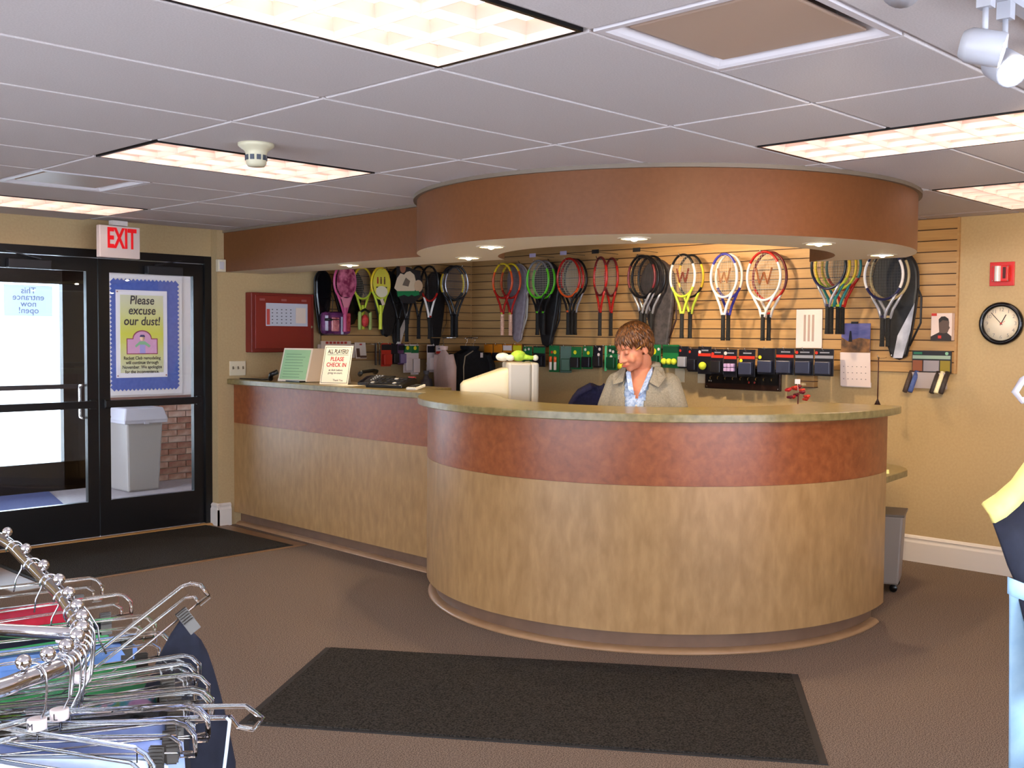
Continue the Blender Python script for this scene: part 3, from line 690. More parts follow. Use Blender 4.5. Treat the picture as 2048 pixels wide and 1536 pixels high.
t = thing('door_notice', 'pale notice on the outer glass reading backwards from inside', 'notice', (1.88, 8.03, 1.87), R(0))
MB().box((0, 0, 0), (0.46, 0.002, 0.30)).build('sheet', paper_mat('notice_paper', (226,236,252)), t)
text('lettering', 'This\nentrance\nnow\nopen!', 0.085, mat('notice_ink', (110,130,170), 0.6), t, (0, -0.002, 0.0), mirror=True, depth=0.0004, spacing=0.75)
# ------------------------------------------------------------------ tennis rackets
def C(name, rgb, rough=0.3, **k): return mat(name, rgb, rough, **k)
K_black = C('racket_black', (20,19,22), 0.28); K_white = C('racket_white', (232,222,214), 0.3); K_red = C('racket_red', (176,34,28), 0.25)
K_orange = C('racket_orange', (222,84,30), 0.28); K_yellow = C('racket_yellow', (226,190,40), 0.3); K_green = C('racket_green', (94,196,36), 0.28)
K_lime = C('racket_lime', (190,206,60), 0.3); K_blue = C('racket_blue', (58,54,150), 0.28); K_navy = C('racket_navy', (28,28,66), 0.28)
K_silver = C('racket_silver', (176,174,180), 0.25, metal=0.5); K_maroon = C('racket_maroon', (104,30,34), 0.3); K_pink = C('racket_pink', (196,84,128), 0.3)
K_teal = C('racket_teal', (44,120,120), 0.3); K_gold = C('racket_gold', (170,150,110), 0.3)
K_grip = noisy('grip_black', (20,19,20), (34,32,32), 90, 0.8, bump=0.3); K_wrap = C('grip_wrap_pink', (226,176,150), 0.6); K_string = C('string', (196,186,168), 0.4); K_stringd = C('string_dark', (60,56,56), 0.4)
K_ygrip = C('grip_yellow', (206,214,60), 0.5)
def racket_meshes(cols, w=0.256, h=0.345, L=0.685, thick=0.0120, strings=K_string, grip=K_grip, stencil=None, wrap=False):
    """cols: (throat and lower hoop, side, crown, shaft) materials"""
    a, b = w/2-thick, h/2-thick; cz = -h/2; N = 44
    mb = MB()
    pts = [Vector((a*math.sin(2*math.pi*k/N)*(1+0.04*math.cos(2*math.pi*k/N)), 0, cz-b*math.cos(2*math.pi*k/N))) for k in range(N)]
    n = 8; mb.tube(pts, thick, n, closed=True, up=(0, 1, 0), flat=0.8)
    for i in range(N):
        t_ = abs(((i+0.5)/N)*2-1)       # 1 at throat, 0 at crown
        idx = 0 if t_ > 0.66 else (1 if t_ > 0.34 else 2)
        for k in range(n): mb.mi[i*n+k] = idx
    mb.cur = 3; zs = -h-0.115
    for s in (-1, 1):
        k = int(N*0.115); p0 = Vector((s*abs(pts[k].x), 0, pts[k].z))
        mb.tube([p0, Vector((s*p0.x*0+s*abs(p0.x)*0.74, 0, p0.z-0.045)), Vector((s*0.030, 0, -h-0.055)), Vector((s*0.013, 0, zs)), Vector((s*0.011, 0, -L+0.20))], [0.0098, 0.0105, 0.0105, 0.0105, 0.0115], 8, up=(0, 1, 0))
    frame = mb.mesh('frame', list(cols))
    sg = MB(); nx, nz = 14, 17; r = 0.0006
    for i in range(1, nx):
        x = -a+2*a*i/nx; q = b*math.sqrt(max(0, 1-(x/a)**2)); sg.box((x, 0, cz), (2*r, 2*r, 2*q))
    for i in range(1, nz):
        z = -b+2*b*i/nz; q = a*math.sqrt(max(0, 1-(z/b)**2)); sg.box((0, 0, cz+z), (2*q, 2*r, 2*r))
    bed = sg.mesh('string_bed', strings)
    gr = MB(); gr.smooth = False
    gr.lathe([(0.0145, -L+0.205), (0.0165, -L+0.20), (0.0165, -L+0.03), (0.0185, -L+0.010), (0.0185, -L+0.002), (0.015, -L)], 8)
    out = [('frame', frame), ('string_bed', bed), ('grip', gr.mesh('grip', grip))]
    cl = MB().lathe([(0.0175, -L+0.200), (0.0175, -L+0.214), (0.0135, -L+0.216)], 8, cap=False).mesh('grip_collar', cols[0] if not wrap else K_lime); out.append(('grip_collar', cl))
    if wrap:
        wp = MB()
        for k in range(9): wp.lathe([(0.0168, -L+0.03+k*0.019), (0.0195, -L+0.037+k*0.019), (0.0195, -L+0.043+k*0.019), (0.0168, -L+0.047+k*0.019)], 8, cap=False)
        out.append(('overgrip', wp.mesh('overgrip', K_wrap)))
    if stencil:
        st = MB(); ww, hh = a*0.95, b*0.75; P = [(-ww/2, hh/2), (-ww/4, -hh/2), (0, hh/4), (ww/4, -hh/2), (ww/2, hh/2)]
        for p, q in zip(P, P[1:]): st.bar((p[0], 0.0012, cz+p[1]*0.9), (q[0], 0.0012, cz+q[1]*0.9), 0.0012, 0.026, up=(0, 1, 0))
        out.append(('string_stencil', st.mesh('string_stencil', stencil)))
    return out
def place_racket(meshes, label, loc, rz, group, yaw=0, roll=0):
    t = thing('tennis_racket', label, 'tennis racket', loc, rz+R(yaw), group)
    t.rotation_euler = (0, R(roll), rz+R(yaw))
    for nm, me in meshes:
        o = bpy.data.objects.new(nm, me); COL.objects.link(o); o.parent = t
    return t
RW, LW = R(-90), 0.0
def hook(wall, y=None, x=None, z=2.2, L=0.30, card=None):
    """chrome display hook fixed in the slat wall"""
    mb = MB(); 
    if y is not None:
        p = [(XR-0.02, y, z+0.005), (XR-0.06, y, z), (XR-L+0.03, y, z-0.002), (XR-L+0.006, y, z+0.006), (XR-L, y, z+0.022)]
    else:
        p = [(x, YB-0.02, z+0.005), (x, YB-0.06, z), (x, YB-L+0.03, z-0.002), (x, YB-L+0.006, z+0.006), (x, YB-L, z+0.022)]
    mb.tube(p, 0.003, 6); o = mb.build('display_hook', M_chrome if not card == 'dark' else M_dark, wall)
    if card:
        q = MB(); 
        if y is not None: q.tube([(XR-0.02, y, z+0.055), (XR-L-0.01, y, z+0.055)], 0.002, 5); q.build('scan_arm', M_dark, wall); MB().box((XR-L-0.012, y, z+0.058), (0.004, 0.075, 0.034)).build('price_card', card if not isinstance(card, str) else M_dark, wall)
G = 'tennis rackets hanging on the slat walls'
M_card = mat('price_card_lilac', (196,186,220), 0.4)
def group_right(y, z, offs, sets, labels, yaw=0, dy=None, card=None, L=None, roll=0):
    hook(WSR, y=y, z=z-0.026, L=L or (max(offs)+0.06), card=card)
    for i, (o_, m_, lb) in enumerate(zip(offs, sets, labels)):
        place_racket(m_, lb, (XR-o_, y+(dy[i] if dy else 0), z), RW, G, yaw, roll)
g1 = racket_meshes((K_red, K_orange, K_yellow, K_red), 0.275, strings=K_stringd, wrap=True, grip=K_wrap)
group_right(4.545, 2.255, (0.22, 0.15), (g1, g1), ('front orange and yellow racket with pink wrapped grip beside the corner', 'rear orange and yellow racket with pink wrapped grip, hung behind its twin'), dy=(0.01, -0.03), L=0.28)
g2 = racket_meshes((K_green, K_green, K_silver, K_black), 0.29, 0.36)
group_right(4.085, 2.262, (0.24, 0.17), (g2, g2), ('front bright green racket left of the red ones', 'rear bright green racket hung behind its twin'), dy=(0.0, -0.01), card=M_card)
g3 = racket_meshes((K_orange, K_red, K_red, K_black), 0.285, 0.36); g3b = racket_meshes((K_black, K_red, K_maroon, K_black), 0.285, 0.36); g3c = racket_meshes((K_black, K_black, K_black, K_silver), 0.285, 0.36)
group_right(3.715, 2.265, (0.24, 0.18, 0.11), (g3, g3b, g3c), ('front red racket with orange throat, next to the green ones', 'middle dark red racket behind the orange-throated one', 'rear black racket behind the two red ones'), dy=(0, 0.01, 0.03), card=M_card)
g4 = racket_meshes((K_maroon, K_red, K_maroon, K_red), 0.262, 0.35)
group_right(3.335, 2.258, (0.26, 0.11), (g4, g4), ('slim red racket hung at an angle, lower of the angled pair', 'slim red racket hung at an angle close to the wall'), yaw=-24, card='dark')
g5 = racket_meshes((K_black, K_maroon, K_black, K_silver), 0.30, 0.37, strings=K_stringd); g5b = racket_meshes((K_black, K_black, K_black, K_silver), 0.30, 0.37, strings=K_stringd)
group_right(2.91, 2.253, (0.24, 0.19, 0.14), (g5, g5b, g5b), ('front black racket with dark red edge above the woman', 'middle black racket above the woman', 'rear black racket above the woman, against the grey bag'), dy=(0, 0.0, -0.03), card='dark')
g6 = racket_meshes((K_lime, K_white, K_black, K_lime), 0.262, 0.36, stencil=C('stencil_maroon', (140,60,40), 0.6)); g6b = racket_meshes((K_black, K_yellow, K_black, K_lime), 0.262, 0.36)
group_right(2.498, 2.243, (0.24, 0.14), (g6, g6b), ('front lime and white racket with a W stencil', 'rear black and yellow racket behind the lime one'), dy=(0, -0.01))
g7 = racket_meshes((K_white, K_white, K_blue, K_white), 0.262, 0.36, stencil=C('stencil_tan', (196,140,96), 0.6)); g7b = racket_meshes((K_blue, K_white, K_white, K_blue), 0.262, 0.36)
group_right(2.11, 2.23, (0.24, 0.16), (g7, g7b), ('front white racket with blue crown between lime and red rackets', 'rear white and violet racket behind the blue-crowned one'), dy=(0, 0.005))
g8 = racket_meshes((K_white, K_white, K_red, K_white), 0.31, 0.39, stencil=C('stencil_orange', (206,130,80), 0.6)); g8b = racket_meshes((K_red, K_maroon, K_maroon, K_white), 0.31, 0.39)
group_right(1.77, 2.232, (0.22, 0.15), (g8, g8b), ('front wide white racket with red crown, right of the blue and white ones', 'rear wide dark red racket behind the white and red one'), dy=(0, -0.01))
g9 = racket_meshes((K_navy, K_black, K_navy, K_silver), 0.29, 0.37, strings=K_stringd); g9b = racket_meshes((K_lime, K_yellow, K_black, K_teal), 0.29, 0.37, strings=K_stringd); g9c = racket_meshes((K_red, K_teal, K_lime, K_red), 0.29, 0.37)
group_right(1.225, 2.285, (0.25, 0.19, 0.13, 0.08), (g9, g9b, g9b, g9c), ('front navy racket half hidden by the ring, above the calendar', 'second racket of the calendar group, black with yellow sides', 'third racket of the calendar group, near the wall', 'rear teal and red racket of the calendar group'), dy=(0, 0.0, -0.02, -0.03))
g10 = racket_meshes((K_navy, K_white, K_navy, K_silver), 0.30, 0.37, strings=K_stringd); g10b = racket_meshes((K_gold, K_gold, K_black, K_silver), 0.30, 0.37, strings=K_stringd)
group_right(0.81, 2.20, (0.25, 0.19), (g10, g10b), ('front navy and white racket at the right end of the wall', 'rear brown-edged racket behind the navy and white one'), dy=(0, -0.015))
# left wall
def group_left(x, z, offs, sets, labels, yaw=0, dx=None):
    hook(WSB, x=x, z=z-0.026, L=max(offs)+0.06)
    for i, (o_, m_, lb) in enumerate(zip(offs, sets, labels)): place_racket(m_, lb, (x+(dx[i] if dx else 0), YB-o_, z), LW, G, yaw)
l1 = racket_meshes((K_pink, K_pink, K_pink, K_pink), 0.25, 0.33, 0.60, grip=K_pink, strings=C('pink_string', (150,50,90), 0.4))
l2 = racket_meshes((K_lime, K_yellow, K_yellow, K_lime), 0.23, 0.30, 0.56, grip=K_ygrip)
l3 = racket_meshes((K_red, K_black, K_black, K_white), 0.235, 0.345, strings=K_stringd); l3b = racket_meshes((K_black, K_black, K_black, K_black), 0.235, 0.345, strings=K_stringd)
l4 = racket_meshes((K_black, K_yellow, K_black, K_black), 0.245, 0.345, strings=K_stringd); l4b = racket_meshes((K_black, K_silver, K_black, K_black), 0.245, 0.345, strings=K_stringd)
group_left(3.34, 2.19, (0.26,), (l1,), ('pink junior racket in a clear cover near the fire panel',))
group_left(3.73, 2.175, (0.26, 0.12), (l2, l2), ('front yellow junior racket with a printed card', 'rear yellow junior racket behind the printed card'), dx=(0, -0.09))
group_left(4.06, 2.19, (0.23, 0.17), (l3b, l3b), ('front plain black racket below the display card', 'rear plain black racket below the display card'), dx=(0, -0.05))
group_left(4.31, 2.217, (0.26, 0.14), (l3, l3b), ('front black racket with white and red throat left of the corner', 'rear black racket behind the white-throated one'), dx=(0, -0.03))
group_left(4.66, 2.235, (0.27, 0.21, 0.15), (l4b, l4, l4b), ('front black racket with white side marks nearest the corner', 'middle black racket with yellow side marks nearest the corner', 'rear black racket with white side marks nearest the corner'), yaw=-28, dx=(-0.02, -0.02, 0.05))
# cards and covers on the junior rackets
def disc(name, mtl, parent, c, a, b, th=0.004, n=28):
    return MB().prism([(c[0]+a*math.cos(2*math.pi*k/n), c[2]+b*math.sin(2*math.pi*k/n)) for k in range(n)], c[1], c[1]-th, 'y').build(name, mtl, parent)
t = thing('racket_cover', 'shiny magenta head cover print of the pink junior racket', 'racket cover', (3.34, YB-0.275, 2.19))
disc('printed_face', noisy('magenta_print', (120,34,70), (206,110,140), 14, 0.15, lo=0.4, hi=0.62), t, (0, 0, -0.17), 0.098, 0.140)
mb = MB(); mb.prism([(-0.055, -0.30), (0.055, -0.30), (0.022, -0.39), (-0.022, -0.39)], 0, -0.004, 'y'); mb.build('cover_neck', C('pink_vinyl', (212,130,150), 0.15), t)
t = thing('racket_card', 'yellow oval card with small figures on the junior racket', 'card', (3.73, YB-0.272, 2.175))
disc('card_face', C('card_yellow', (214,200,70), 0.4), t, (0, 0, -0.15), 0.094, 0.130)
disc('card_foot', C('card_cream', (226,214,186), 0.5), t, (0, -0.0045, -0.225), 0.066, 0.050, 0.002)
for k, (dx, hh) in enumerate(((-0.045, 0.07), (-0.008, 0.075), (0.032, 0.08))):
    mb = MB(); mb.box((dx, -0.006, -0.135), (0.016, 0.002, hh*0.6)); mb.ball((dx, -0.006, -0.135+hh*0.42), (0.008, 0.002, 0.009), 8, 6); mb.build('printed_figure', C('print_red' if k == 0 else 'print_brown', (160,50,40) if k == 0 else (110,80,50), 0.6), t)
MB().box((0, -0.005, -0.188), (0.12, 0.002, 0.012)).build('printed_line', mat('ink', (40,38,44), 0.6), t)
MB().box((0.01, -0.004, -0.315), (0.032, 0.002, 0.06), Matrix.Rotation(R(-25), 3, 'Y')).build('price_tag', C('tag_cream', (220,200,176), 0.6), t)
# racket bags
def bag(label, loc, rz, w=0.30, L=0.75, mtl=None, edge=None, patch=None, roll=0, th=0.05):
    t = thing('racket_bag', label, 'racket bag', loc, rz, 'racket bags'); t.rotation_euler = (0, R(roll), rz)
    out = []
    for k in range(25):
        a_ = math.pi*k/24; out.append((w/2*math.cos(a_), -w*0.58+w*0.58*math.sin(a_)))
    out = out + [(-w*0.49, -L*0.36), (-w*0.40, -L*0.58), (-w*0.25, -L*0.85), (-w*0.17, -L*0.97), (0, -L), (w*0.17, -L*0.97), (w*0.25, -L*0.85), (w*0.40, -L*0.58), (w*0.49, -L*0.36)]
    MB().prism(out, -th/2, th/2, 'y').build('body', mtl, t, bevel=0.016)
    mb = MB(); mb.tube([(p[0]*0.99, 0, p[1]*0.995-0.0) for p in out], 0.006, 6, closed=True); mb.build('piping', edge or M_dark, t)
    mb = MB(); mb.tube([(w*0.44, -0.005, -L*0.33), (w*0.56, -0.02, -L*0.45), (w*0.52, -0.02, -L*0.68), (w*0.24, -0.005, -L*0.88)], 0.008, 6, flat=0.35); mb.build('strap', edge or M_dark, t)
    MB().tube([(0, 0, -0.01), (0.012, 0, 0.012), (-0.004, 0, 0.03)], 0.003, 5).build('hang_loop', M_dark, t)
    if patch: MB().prism([(w*0.42, -L*0.50), (w*0.30, -L*0.75), (w*0.10, -L*0.985), (-w*0.10, -L*0.98), (w*0.02, -L*0.78)], -th/2-0.004, -th/2, 'y').build('side_panel', patch, t)
    return t
M_gbag = noisy('grey_nylon', (130,116,124), (146,132,138), 30, 0.55); M_bbag = noisy('black_nylon', (18,17,19), (30,28,30), 40, 0.5); M_sbag = noisy('silver_vinyl', (150,152,164), (204,204,214), 9, 0.3)
bag('grey racket bag with pale piping behind the orange rackets', (XR-0.065, 4.50, 2.245), RW, 0.26, 0.74, M_gbag, C('pale_piping', (200,190,180), 0.5))
bag('black racket bag behind the green rackets', (XR-0.07, 4.115, 2.245), RW, 0.31, 0.78, M_bbag)
bag('charcoal grey racket bag behind the black rackets above the woman', (XR-0.055, 2.90, 2.215), RW, 0.34, 0.76, noisy('charcoal_nylon', (62,56,56), (86,78,76), 25, 0.6), C('brown_piping', (70,48,44), 0.5), roll=-6)
bag('black racket bag with silver side panel at the right end', (XR-0.075, 0.815, 2.195), RW, 0.33, 0.775, M_bbag, None, M_sbag, roll=-4)
bag('black racket bag hanging low beside the corner', (4.57, YB-0.045, 2.17), LW, 0.24, 0.72, M_bbag)
bag('black racket bag with a white crescent under the display card', (4.12, YB-0.07, 2.13), LW, 0.22, 0.66, M_bbag, None, C('bag_white', (226,214,206), 0.5), roll=4)
bag('glossy black racket bag at the left edge of the slat wall', (3.235, YB-0.08, 2.12), LW, 0.17, 0.56, C('black_vinyl', (14,14,17), 0.15), None)
bag('glossy black racket bag left of the yellow junior racket', (3.53, YB-0.055, 2.15), LW, 0.31, 0.50, C('black_vinyl', (14,14,17), 0.15), None)
bag('black racket bag right of the yellow junior racket', (3.90, YB-0.135, 2.15), LW, 0.30, 0.60, M_bbag, None)
t = thing('junior_set', 'clear bag of purple and pink junior tennis gear below the pink racket', 'gear bag', (3.315, YB-0.16, 1.565))
MB().box((0, 0, 0.10), (0.29, 0.09, 0.20)).build('pouch', noisy('purple_vinyl', (70,34,70), (120,60,110), 12, 0.12), t, bevel=0.035)
MB().box((0.085, -0.05, 0.11), (0.07, 0.02, 0.16)).build('red_roll', noisy('red_foil', (150,30,60), (220,90,100), 30, 0.15), t, bevel=0.008)
MB().box((-0.04, -0.05, 0.09), (0.08, 0.02, 0.12)).build('pink_roll', noisy('pink_foil', (150,70,80), (220,140,140), 25, 0.15), t, bevel=0.008)
MB().box((0.03, -0.055, 0.08), (0.018, 0.012, 0.15)).build('clear_strip', C('clear_strip', (190,190,210), 0.1), t)
MB().tube([(0.0, -0.05, 0.13), (-0.145, -0.05, 0.13)], 0.012, 6).build('black_band', M_black, t)
t = thing('junior_balls', 'red foam ball in a net between green junior grips', 'ball set', (3.555, YB-0.26, 1.66))
MB().ball((0, 0, 0.03), (0.036, 0.036, 0.055), 14, 10).build('red_ball', noisy('foam_red', (176,36,40), (214,70,60), 40, 0.6), t)
for dx in (-0.055, 0.06): MB().lathe([(0.014, -0.05), (0.017, -0.045), (0.016, 0.10), (0.012, 0.11)], 10, (dx, 0, 0.0)).build('green_grip', C('pale_green', (150,166,90), 0.5), t)
MB().tube([(-0.055, 0, 0.10), (0, 0, 0.13), (0.06, 0, 0.10)], 0.012, 6).build('net_top', M_black, t)
t = thing('display_card', 'cut-out display card of a seated player above a green word band', 'display card', (3.985, YB-0.30, 1.955))
mb = MB(); mb.prism([(-0.13, 0.03), (-0.09, 0.0), (0.10, 0.0), (0.13, 0.07), (0.10, 0.16), (0.05, 0.19), (0.01, 0.18), (-0.02, 0.155), (-0.06, 0.165), (-0.10, 0.12)], 0, -0.004, 'y'); mb.build('shirt_print', C('print_shirt', (214,190,160), 0.5), t)
disc('head_print', C('print_face', (150,100,76), 0.5), t, (-0.035, -0.001, 0.215), 0.034, 0.045)
mb = MB(); mb.prism([(-0.04, 0.06), (0.03, 0.05), (0.05, 0.10), (0.0, 0.13)], -0.004, -0.005, 'y'); mb.build('shadow_print', C('print_shadow', (110,96,84), 0.5), t)
disc('tan_disc', C('print_disc', (206,170,136), 0.5), t, (0.15, -0.001, 0.06), 0.05, 0.055)
MB().prism([(-0.10, 0.005), (0.155, 0.015), (0.16, -0.02), (0.10, -0.035), (0.07, -0.022), (0.03, -0.04), (-0.02, -0.025), (-0.09, -0.045)], 0, -0.006, 'y').build('green_band', C('word_green', (30,120,70), 0.4), t)
MB().prism([(-0.10, 0.23), (0.18, 0.20), (0.20, -0.02), (0.10, -0.10), (-0.03, -0.10), (-0.10, -0.02)], 0.003, 0.008, 'y').build('black_backing', M_dark, t)
# ------------------------------------------------------------------ packaged accessories
M_clear = glassmat('blister_clear', (0.93, 0.93, 0.95))
def pack(label, loc, rz, w, h, card, band=None, item=None, itemcol=None, yaw=0, bandh=0.3, dots=None, cat='accessory pack'):
    t = thing('accessory_pack', label, cat, loc, rz+R(yaw), 'packaged accessories on the slat walls')
    MB().box((0, 0, -h/2), (w, 0.006, h)).build('card', card, t, bevel=0.002)
    if band is Q_rd or band is Q_sl:
        MB().box((0, -0.004, -h*0.30), (w*0.96, 0.003, h*0.11)).build('header_stripe', band, t)
        MB().box((0.03*w, -0.0045, -h*0.14), (w*0.5, 0.003, h*0.05)).build('title_print', Q_sl, t)
    elif band is not None: MB().box((0, -0.004, -h*bandh/2-0.012), (w*0.94, 0.003, h*bandh)).build('header_print', band, t)
    if item == 'box': MB().box((0, -0.020, -h*0.70), (w*0.80, 0.034, h*0.46)).build('blister', itemcol, t, bevel=0.006)
    if item == 'balls':
        for k in range(3): MB().ball((-w*0.3+k*w*0.3, -0.030, -h*0.72), 0.026, 12, 8).build('tennis_ball', itemcol, t)
    if item == 'ball': MB().ball((0, -0.030, -h*0.70), 0.032, 12, 8).build('tennis_ball', itemcol, t)
    if item == 'tubes':
        for s in (-1, 1):
            MB().lathe([(0.012, -h*0.92), (0.014, -h*0.9), (0.014, -h*0.45), (0.010, -h*0.42)], 10, (s*w*0.22, -0.020, 0)).build('bottle', itemcol, t)
            MB().lathe([(0.0145, -h*0.62), (0.0145, -h*0.45), (0.010, -h*0.41)], 10, (s*w*0.22, -0.020, 0)).build('bottle_label', C('label_orange', (232,96,40), 0.4), t)
    if item == 'cubes':
        for i in range(3):
            for j in range(2): MB().box((-w*0.27+i*w*0.27, -0.016, -h*0.58-j*w*0.27), (w*0.24, 0.026, w*0.24)).build('damper', itemcol, t, bevel=0.004)
    if dots:
        for (dx, dz, r_, m_) in dots: disc('sticker', m_, t, (dx*w, -0.0062, -dz*h), r_, r_, 0.0015, 14)
    return t
def rhook(y, z=1.49, L=0.17): hook(WSR, y=y, z=z, L=L)
def lhook(x, z=1.49, L=0.19): hook(WSB, x=x, z=z, L=L)
Q_or = C('pack_orange', (206,120,24), 0.4); Q_gr = C('pack_green', (26,110,60), 0.4); Q_dg = C('pack_dark_green', (14,66,40), 0.4); Q_bk = C('pack_black', (22,21,30), 0.35); Q_rd = C('pack_red', (196,50,34), 0.4)
Q_wh = C('pack_white', (226,210,206), 0.4); Q_ye = C('pack_yellow', (226,214,40), 0.4); Q_nv = C('pack_blue_grey', (54,58,80), 0.3); Q_li = C('pack_lilac', (190,160,206), 0.4); Q_ball = C('ball_felt', (214,224,60), 0.9); Q_dk = C('item_dark', (34,32,36), 0.3); Q_sl = C('item_silver', (150,150,160), 0.25)
st = lambda *a: list(a)
PK = [ # y, ztop, w, h, card, band, item, itemcol, yaw, label, dots
 (4.81,1.485,.115,.17,Q_or,None,'box',Q_dk,0,'orange pack nearest the corner with a dark insert',None),
 (4.68,1.487,.115,.17,Q_or,None,'box',Q_bk,0,'second orange pack from the corner',None),
 (4.55,1.488,.120,.17,Q_or,Q_wh,'box',Q_dk,0,'orange pack with a white top print',None),
 (4.42,1.490,.115,.17,Q_or,Q_ye,'box',Q_or,0,'orange pack with yellow header next to the green packs',None),
 (4.29,1.470,.110,.16,Q_gr,Q_gr,'box',Q_dg,0,'green pack right after the orange packs',[(-.2,.2,.012,Q_wh),(.2,.15,.012,Q_wh)]),
 (4.14,1.475,.150,.19,Q_bk,Q_gr,'box',Q_bk,0,'wide black pack with three white dots under the green bag rackets',[(-.2,.75,.010,Q_wh),(0,.75,.010,Q_wh),(.2,.75,.010,Q_wh)]),
 (3.955,1.482,.125,.24,Q_gr,Q_gr,'tubes',Q_wh,0,'green pack with two orange-capped bottles',[(-.2,.25,.013,Q_rd),(.1,.25,.018,Q_ye)]),
 (3.815,1.480,.105,.24,Q_dg,None,'box',Q_dg,35,'plain dark green carton turned sideways',None),
 (3.69,1.475,.120,.20,Q_gr,Q_gr,'box',Q_dk,0,'green pack with a dark window and gold round print',[(-.1,.25,.018,Q_ye),(.3,.55,.012,Q_wh)]),
 (3.56,1.482,.115,.20,Q_gr,Q_gr,'box',Q_bk,0,'green pack with pale dots and a black insert',[(-.2,.15,.013,Q_wh),(.1,.3,.016,Q_ye)]),
 (3.44,1.486,.100,.19,Q_bk,Q_bk,'box',Q_dk,0,'black pack with white strokes left of the green strip',[(.2,.15,.014,Q_wh),(.1,.4,.014,Q_wh)]),
 (3.355,1.488,.020,.22,C('pack_mint',(40,170,110),.4),None,None,None,40,'narrow mint green pack edge leaning between two others',None),
 (3.28,1.490,.110,.21,Q_gr,Q_dg,'box',Q_dg,0,'dark green pack with three pale dots left of the woman',[(-.2,.2,.012,Q_wh),(.1,.25,.013,Q_wh),(-.1,.45,.013,Q_wh)]),
 (3.165,1.435,.105,.17,Q_bk,Q_wh,'ball',Q_ye,0,'black pack with a yellow and white ball beside the woman',None),
 (2.83,1.505,.125,.19,Q_gr,Q_gr,'box',Q_dg,0,'bright green pack with yellow round print right of the woman',[(-.05,.3,.026,Q_ye),(.35,.2,.012,Q_wh)]),
 (2.665,1.505,.165,.19,Q_gr,Q_dg,'balls',Q_ball,0,'green pack of three yellow tennis balls',None),
 (2.54,1.495,.095,.18,Q_bk,Q_bk,'box',Q_sl,0,'black pack with a silver insert next to the tennis balls',[(-.3,.2,.011,Q_rd)]),
 (2.445,1.480,.100,.19,Q_bk,Q_bk,'box',Q_bk,0,'black pack with coloured dots',[(-.3,.15,.011,Q_rd),(0,.6,.015,Q_rd),(-.2,.75,.013,Q_wh)]),
 (2.335,1.495,.125,.22,Q_bk,Q_rd,'ball',Q_ball,0,'black pack holding a single yellow ball and a blue handle',[(-.35,.2,.013,Q_wh)]),
 (2.215,1.478,.115,.20,Q_bk,Q_rd,'box',Q_dk,0,'black pack with red stripe left of the lilac cubes',[(-.35,.2,.013,Q_rd)]),
 (2.095,1.478,.120,.22,Q_bk,Q_rd,'cubes',Q_li,0,'black pack of six lilac cubes',[(-.35,.15,.014,Q_wh)]),
 (1.945,1.478,.145,.21,Q_bk,Q_rd,'box',Q_nv,0,'black pack with red stripe and lime swoosh, right of the lilac cubes',[(-.35,.42,.014,Q_ye)]),
 (1.775,1.490,.150,.20,Q_bk,Q_bk,'box',Q_nv,0,'black pack with a blue-grey grip window, third from the paper notice',[(-.35,.35,.014,Q_ye)]),
 (1.615,1.492,.150,.20,Q_bk,Q_rd,'box',Q_nv,0,'black pack with a red stripe under the paper notice',None),
 (1.455,1.492,.150,.20,Q_bk,Q_sl,'box',Q_nv,0,'black pack with a silver stripe under the paper notice',[(-.4,.15,.012,Q_rd)]),
 (1.295,1.492,.150,.20,Q_bk,Q_sl,'box',Q_nv,0,'black pack with silver stripe at the right end of the row',[(-.4,.15,.012,Q_rd)])]
for (y, z, w_, h_, cd, bd, it, ic, yw, lb, dt) in PK:
    pack(lb, (XR-0.150, y, z), RW, w_, h_, cd, bd, it, ic, yw, 0.28, dt); rhook(y, z-0.012, 0.19)
LK = [ # x, ztop, w, h ...
 (3.755,1.495,.085,.20,Q_bk,Q_gold if False else C('pack_gold',(180,150,70),.3),None,None,60,'black and gold pack turned edge-on at the left of the row',None),
 (3.80,1.497,.085,.20,Q_bk,C('pack_gold',(180,150,70),.3),None,None,48,'black and gold pack fanned out beside its neighbour',None),
 (3.875,1.492,.115,.21,Q_rd,Q_bk,'box',Q_rd,0,'bright red pack under the yellow junior racket',None),
 (3.972,1.490,.074,.19,Q_bk,Q_bk,'box',Q_dk,0,'narrow black pack right of the red pack',None),
 (4.055,1.485,.085,.19,C('pack_purple',(96,60,96),.3),Q_bk,'box',C('item_purple',(130,110,150),.2),0,'purple pack left of the green-topped boxes',None),
 (4.125,1.480,.090,.26,Q_wh,Q_gr,'box',Q_wh,0,'tall white box with green top, left of a pair',[(0,.12,.018,Q_ye)]),
 (4.215,1.480,.095,.28,Q_wh,Q_gr,'box',Q_wh,0,'tall white box with green top, right of a pair',[(0,.12,.018,Q_ye)]),
 (4.415,1.478,.095,.26,Q_wh,Q_bk,'box',Q_wh,0,'tall white box with dark top and one red mark',[(.2,.68,.008,Q_rd)]),
 (4.525,1.470,.095,.22,Q_wh,Q_rd,'box',Q_wh,0,'white box with red top behind the hanging shirt',[(.3,.5,.010,Q_rd)])]
for (x, z, w_, h_, cd, bd, it, ic, yw, lb, dt) in LK:
    pack(lb, (x, YB-0.16, z), LW, w_, h_, cd, bd, it, ic, yw, 0.24, dt); lhook(x, z-0.012, 0.20)
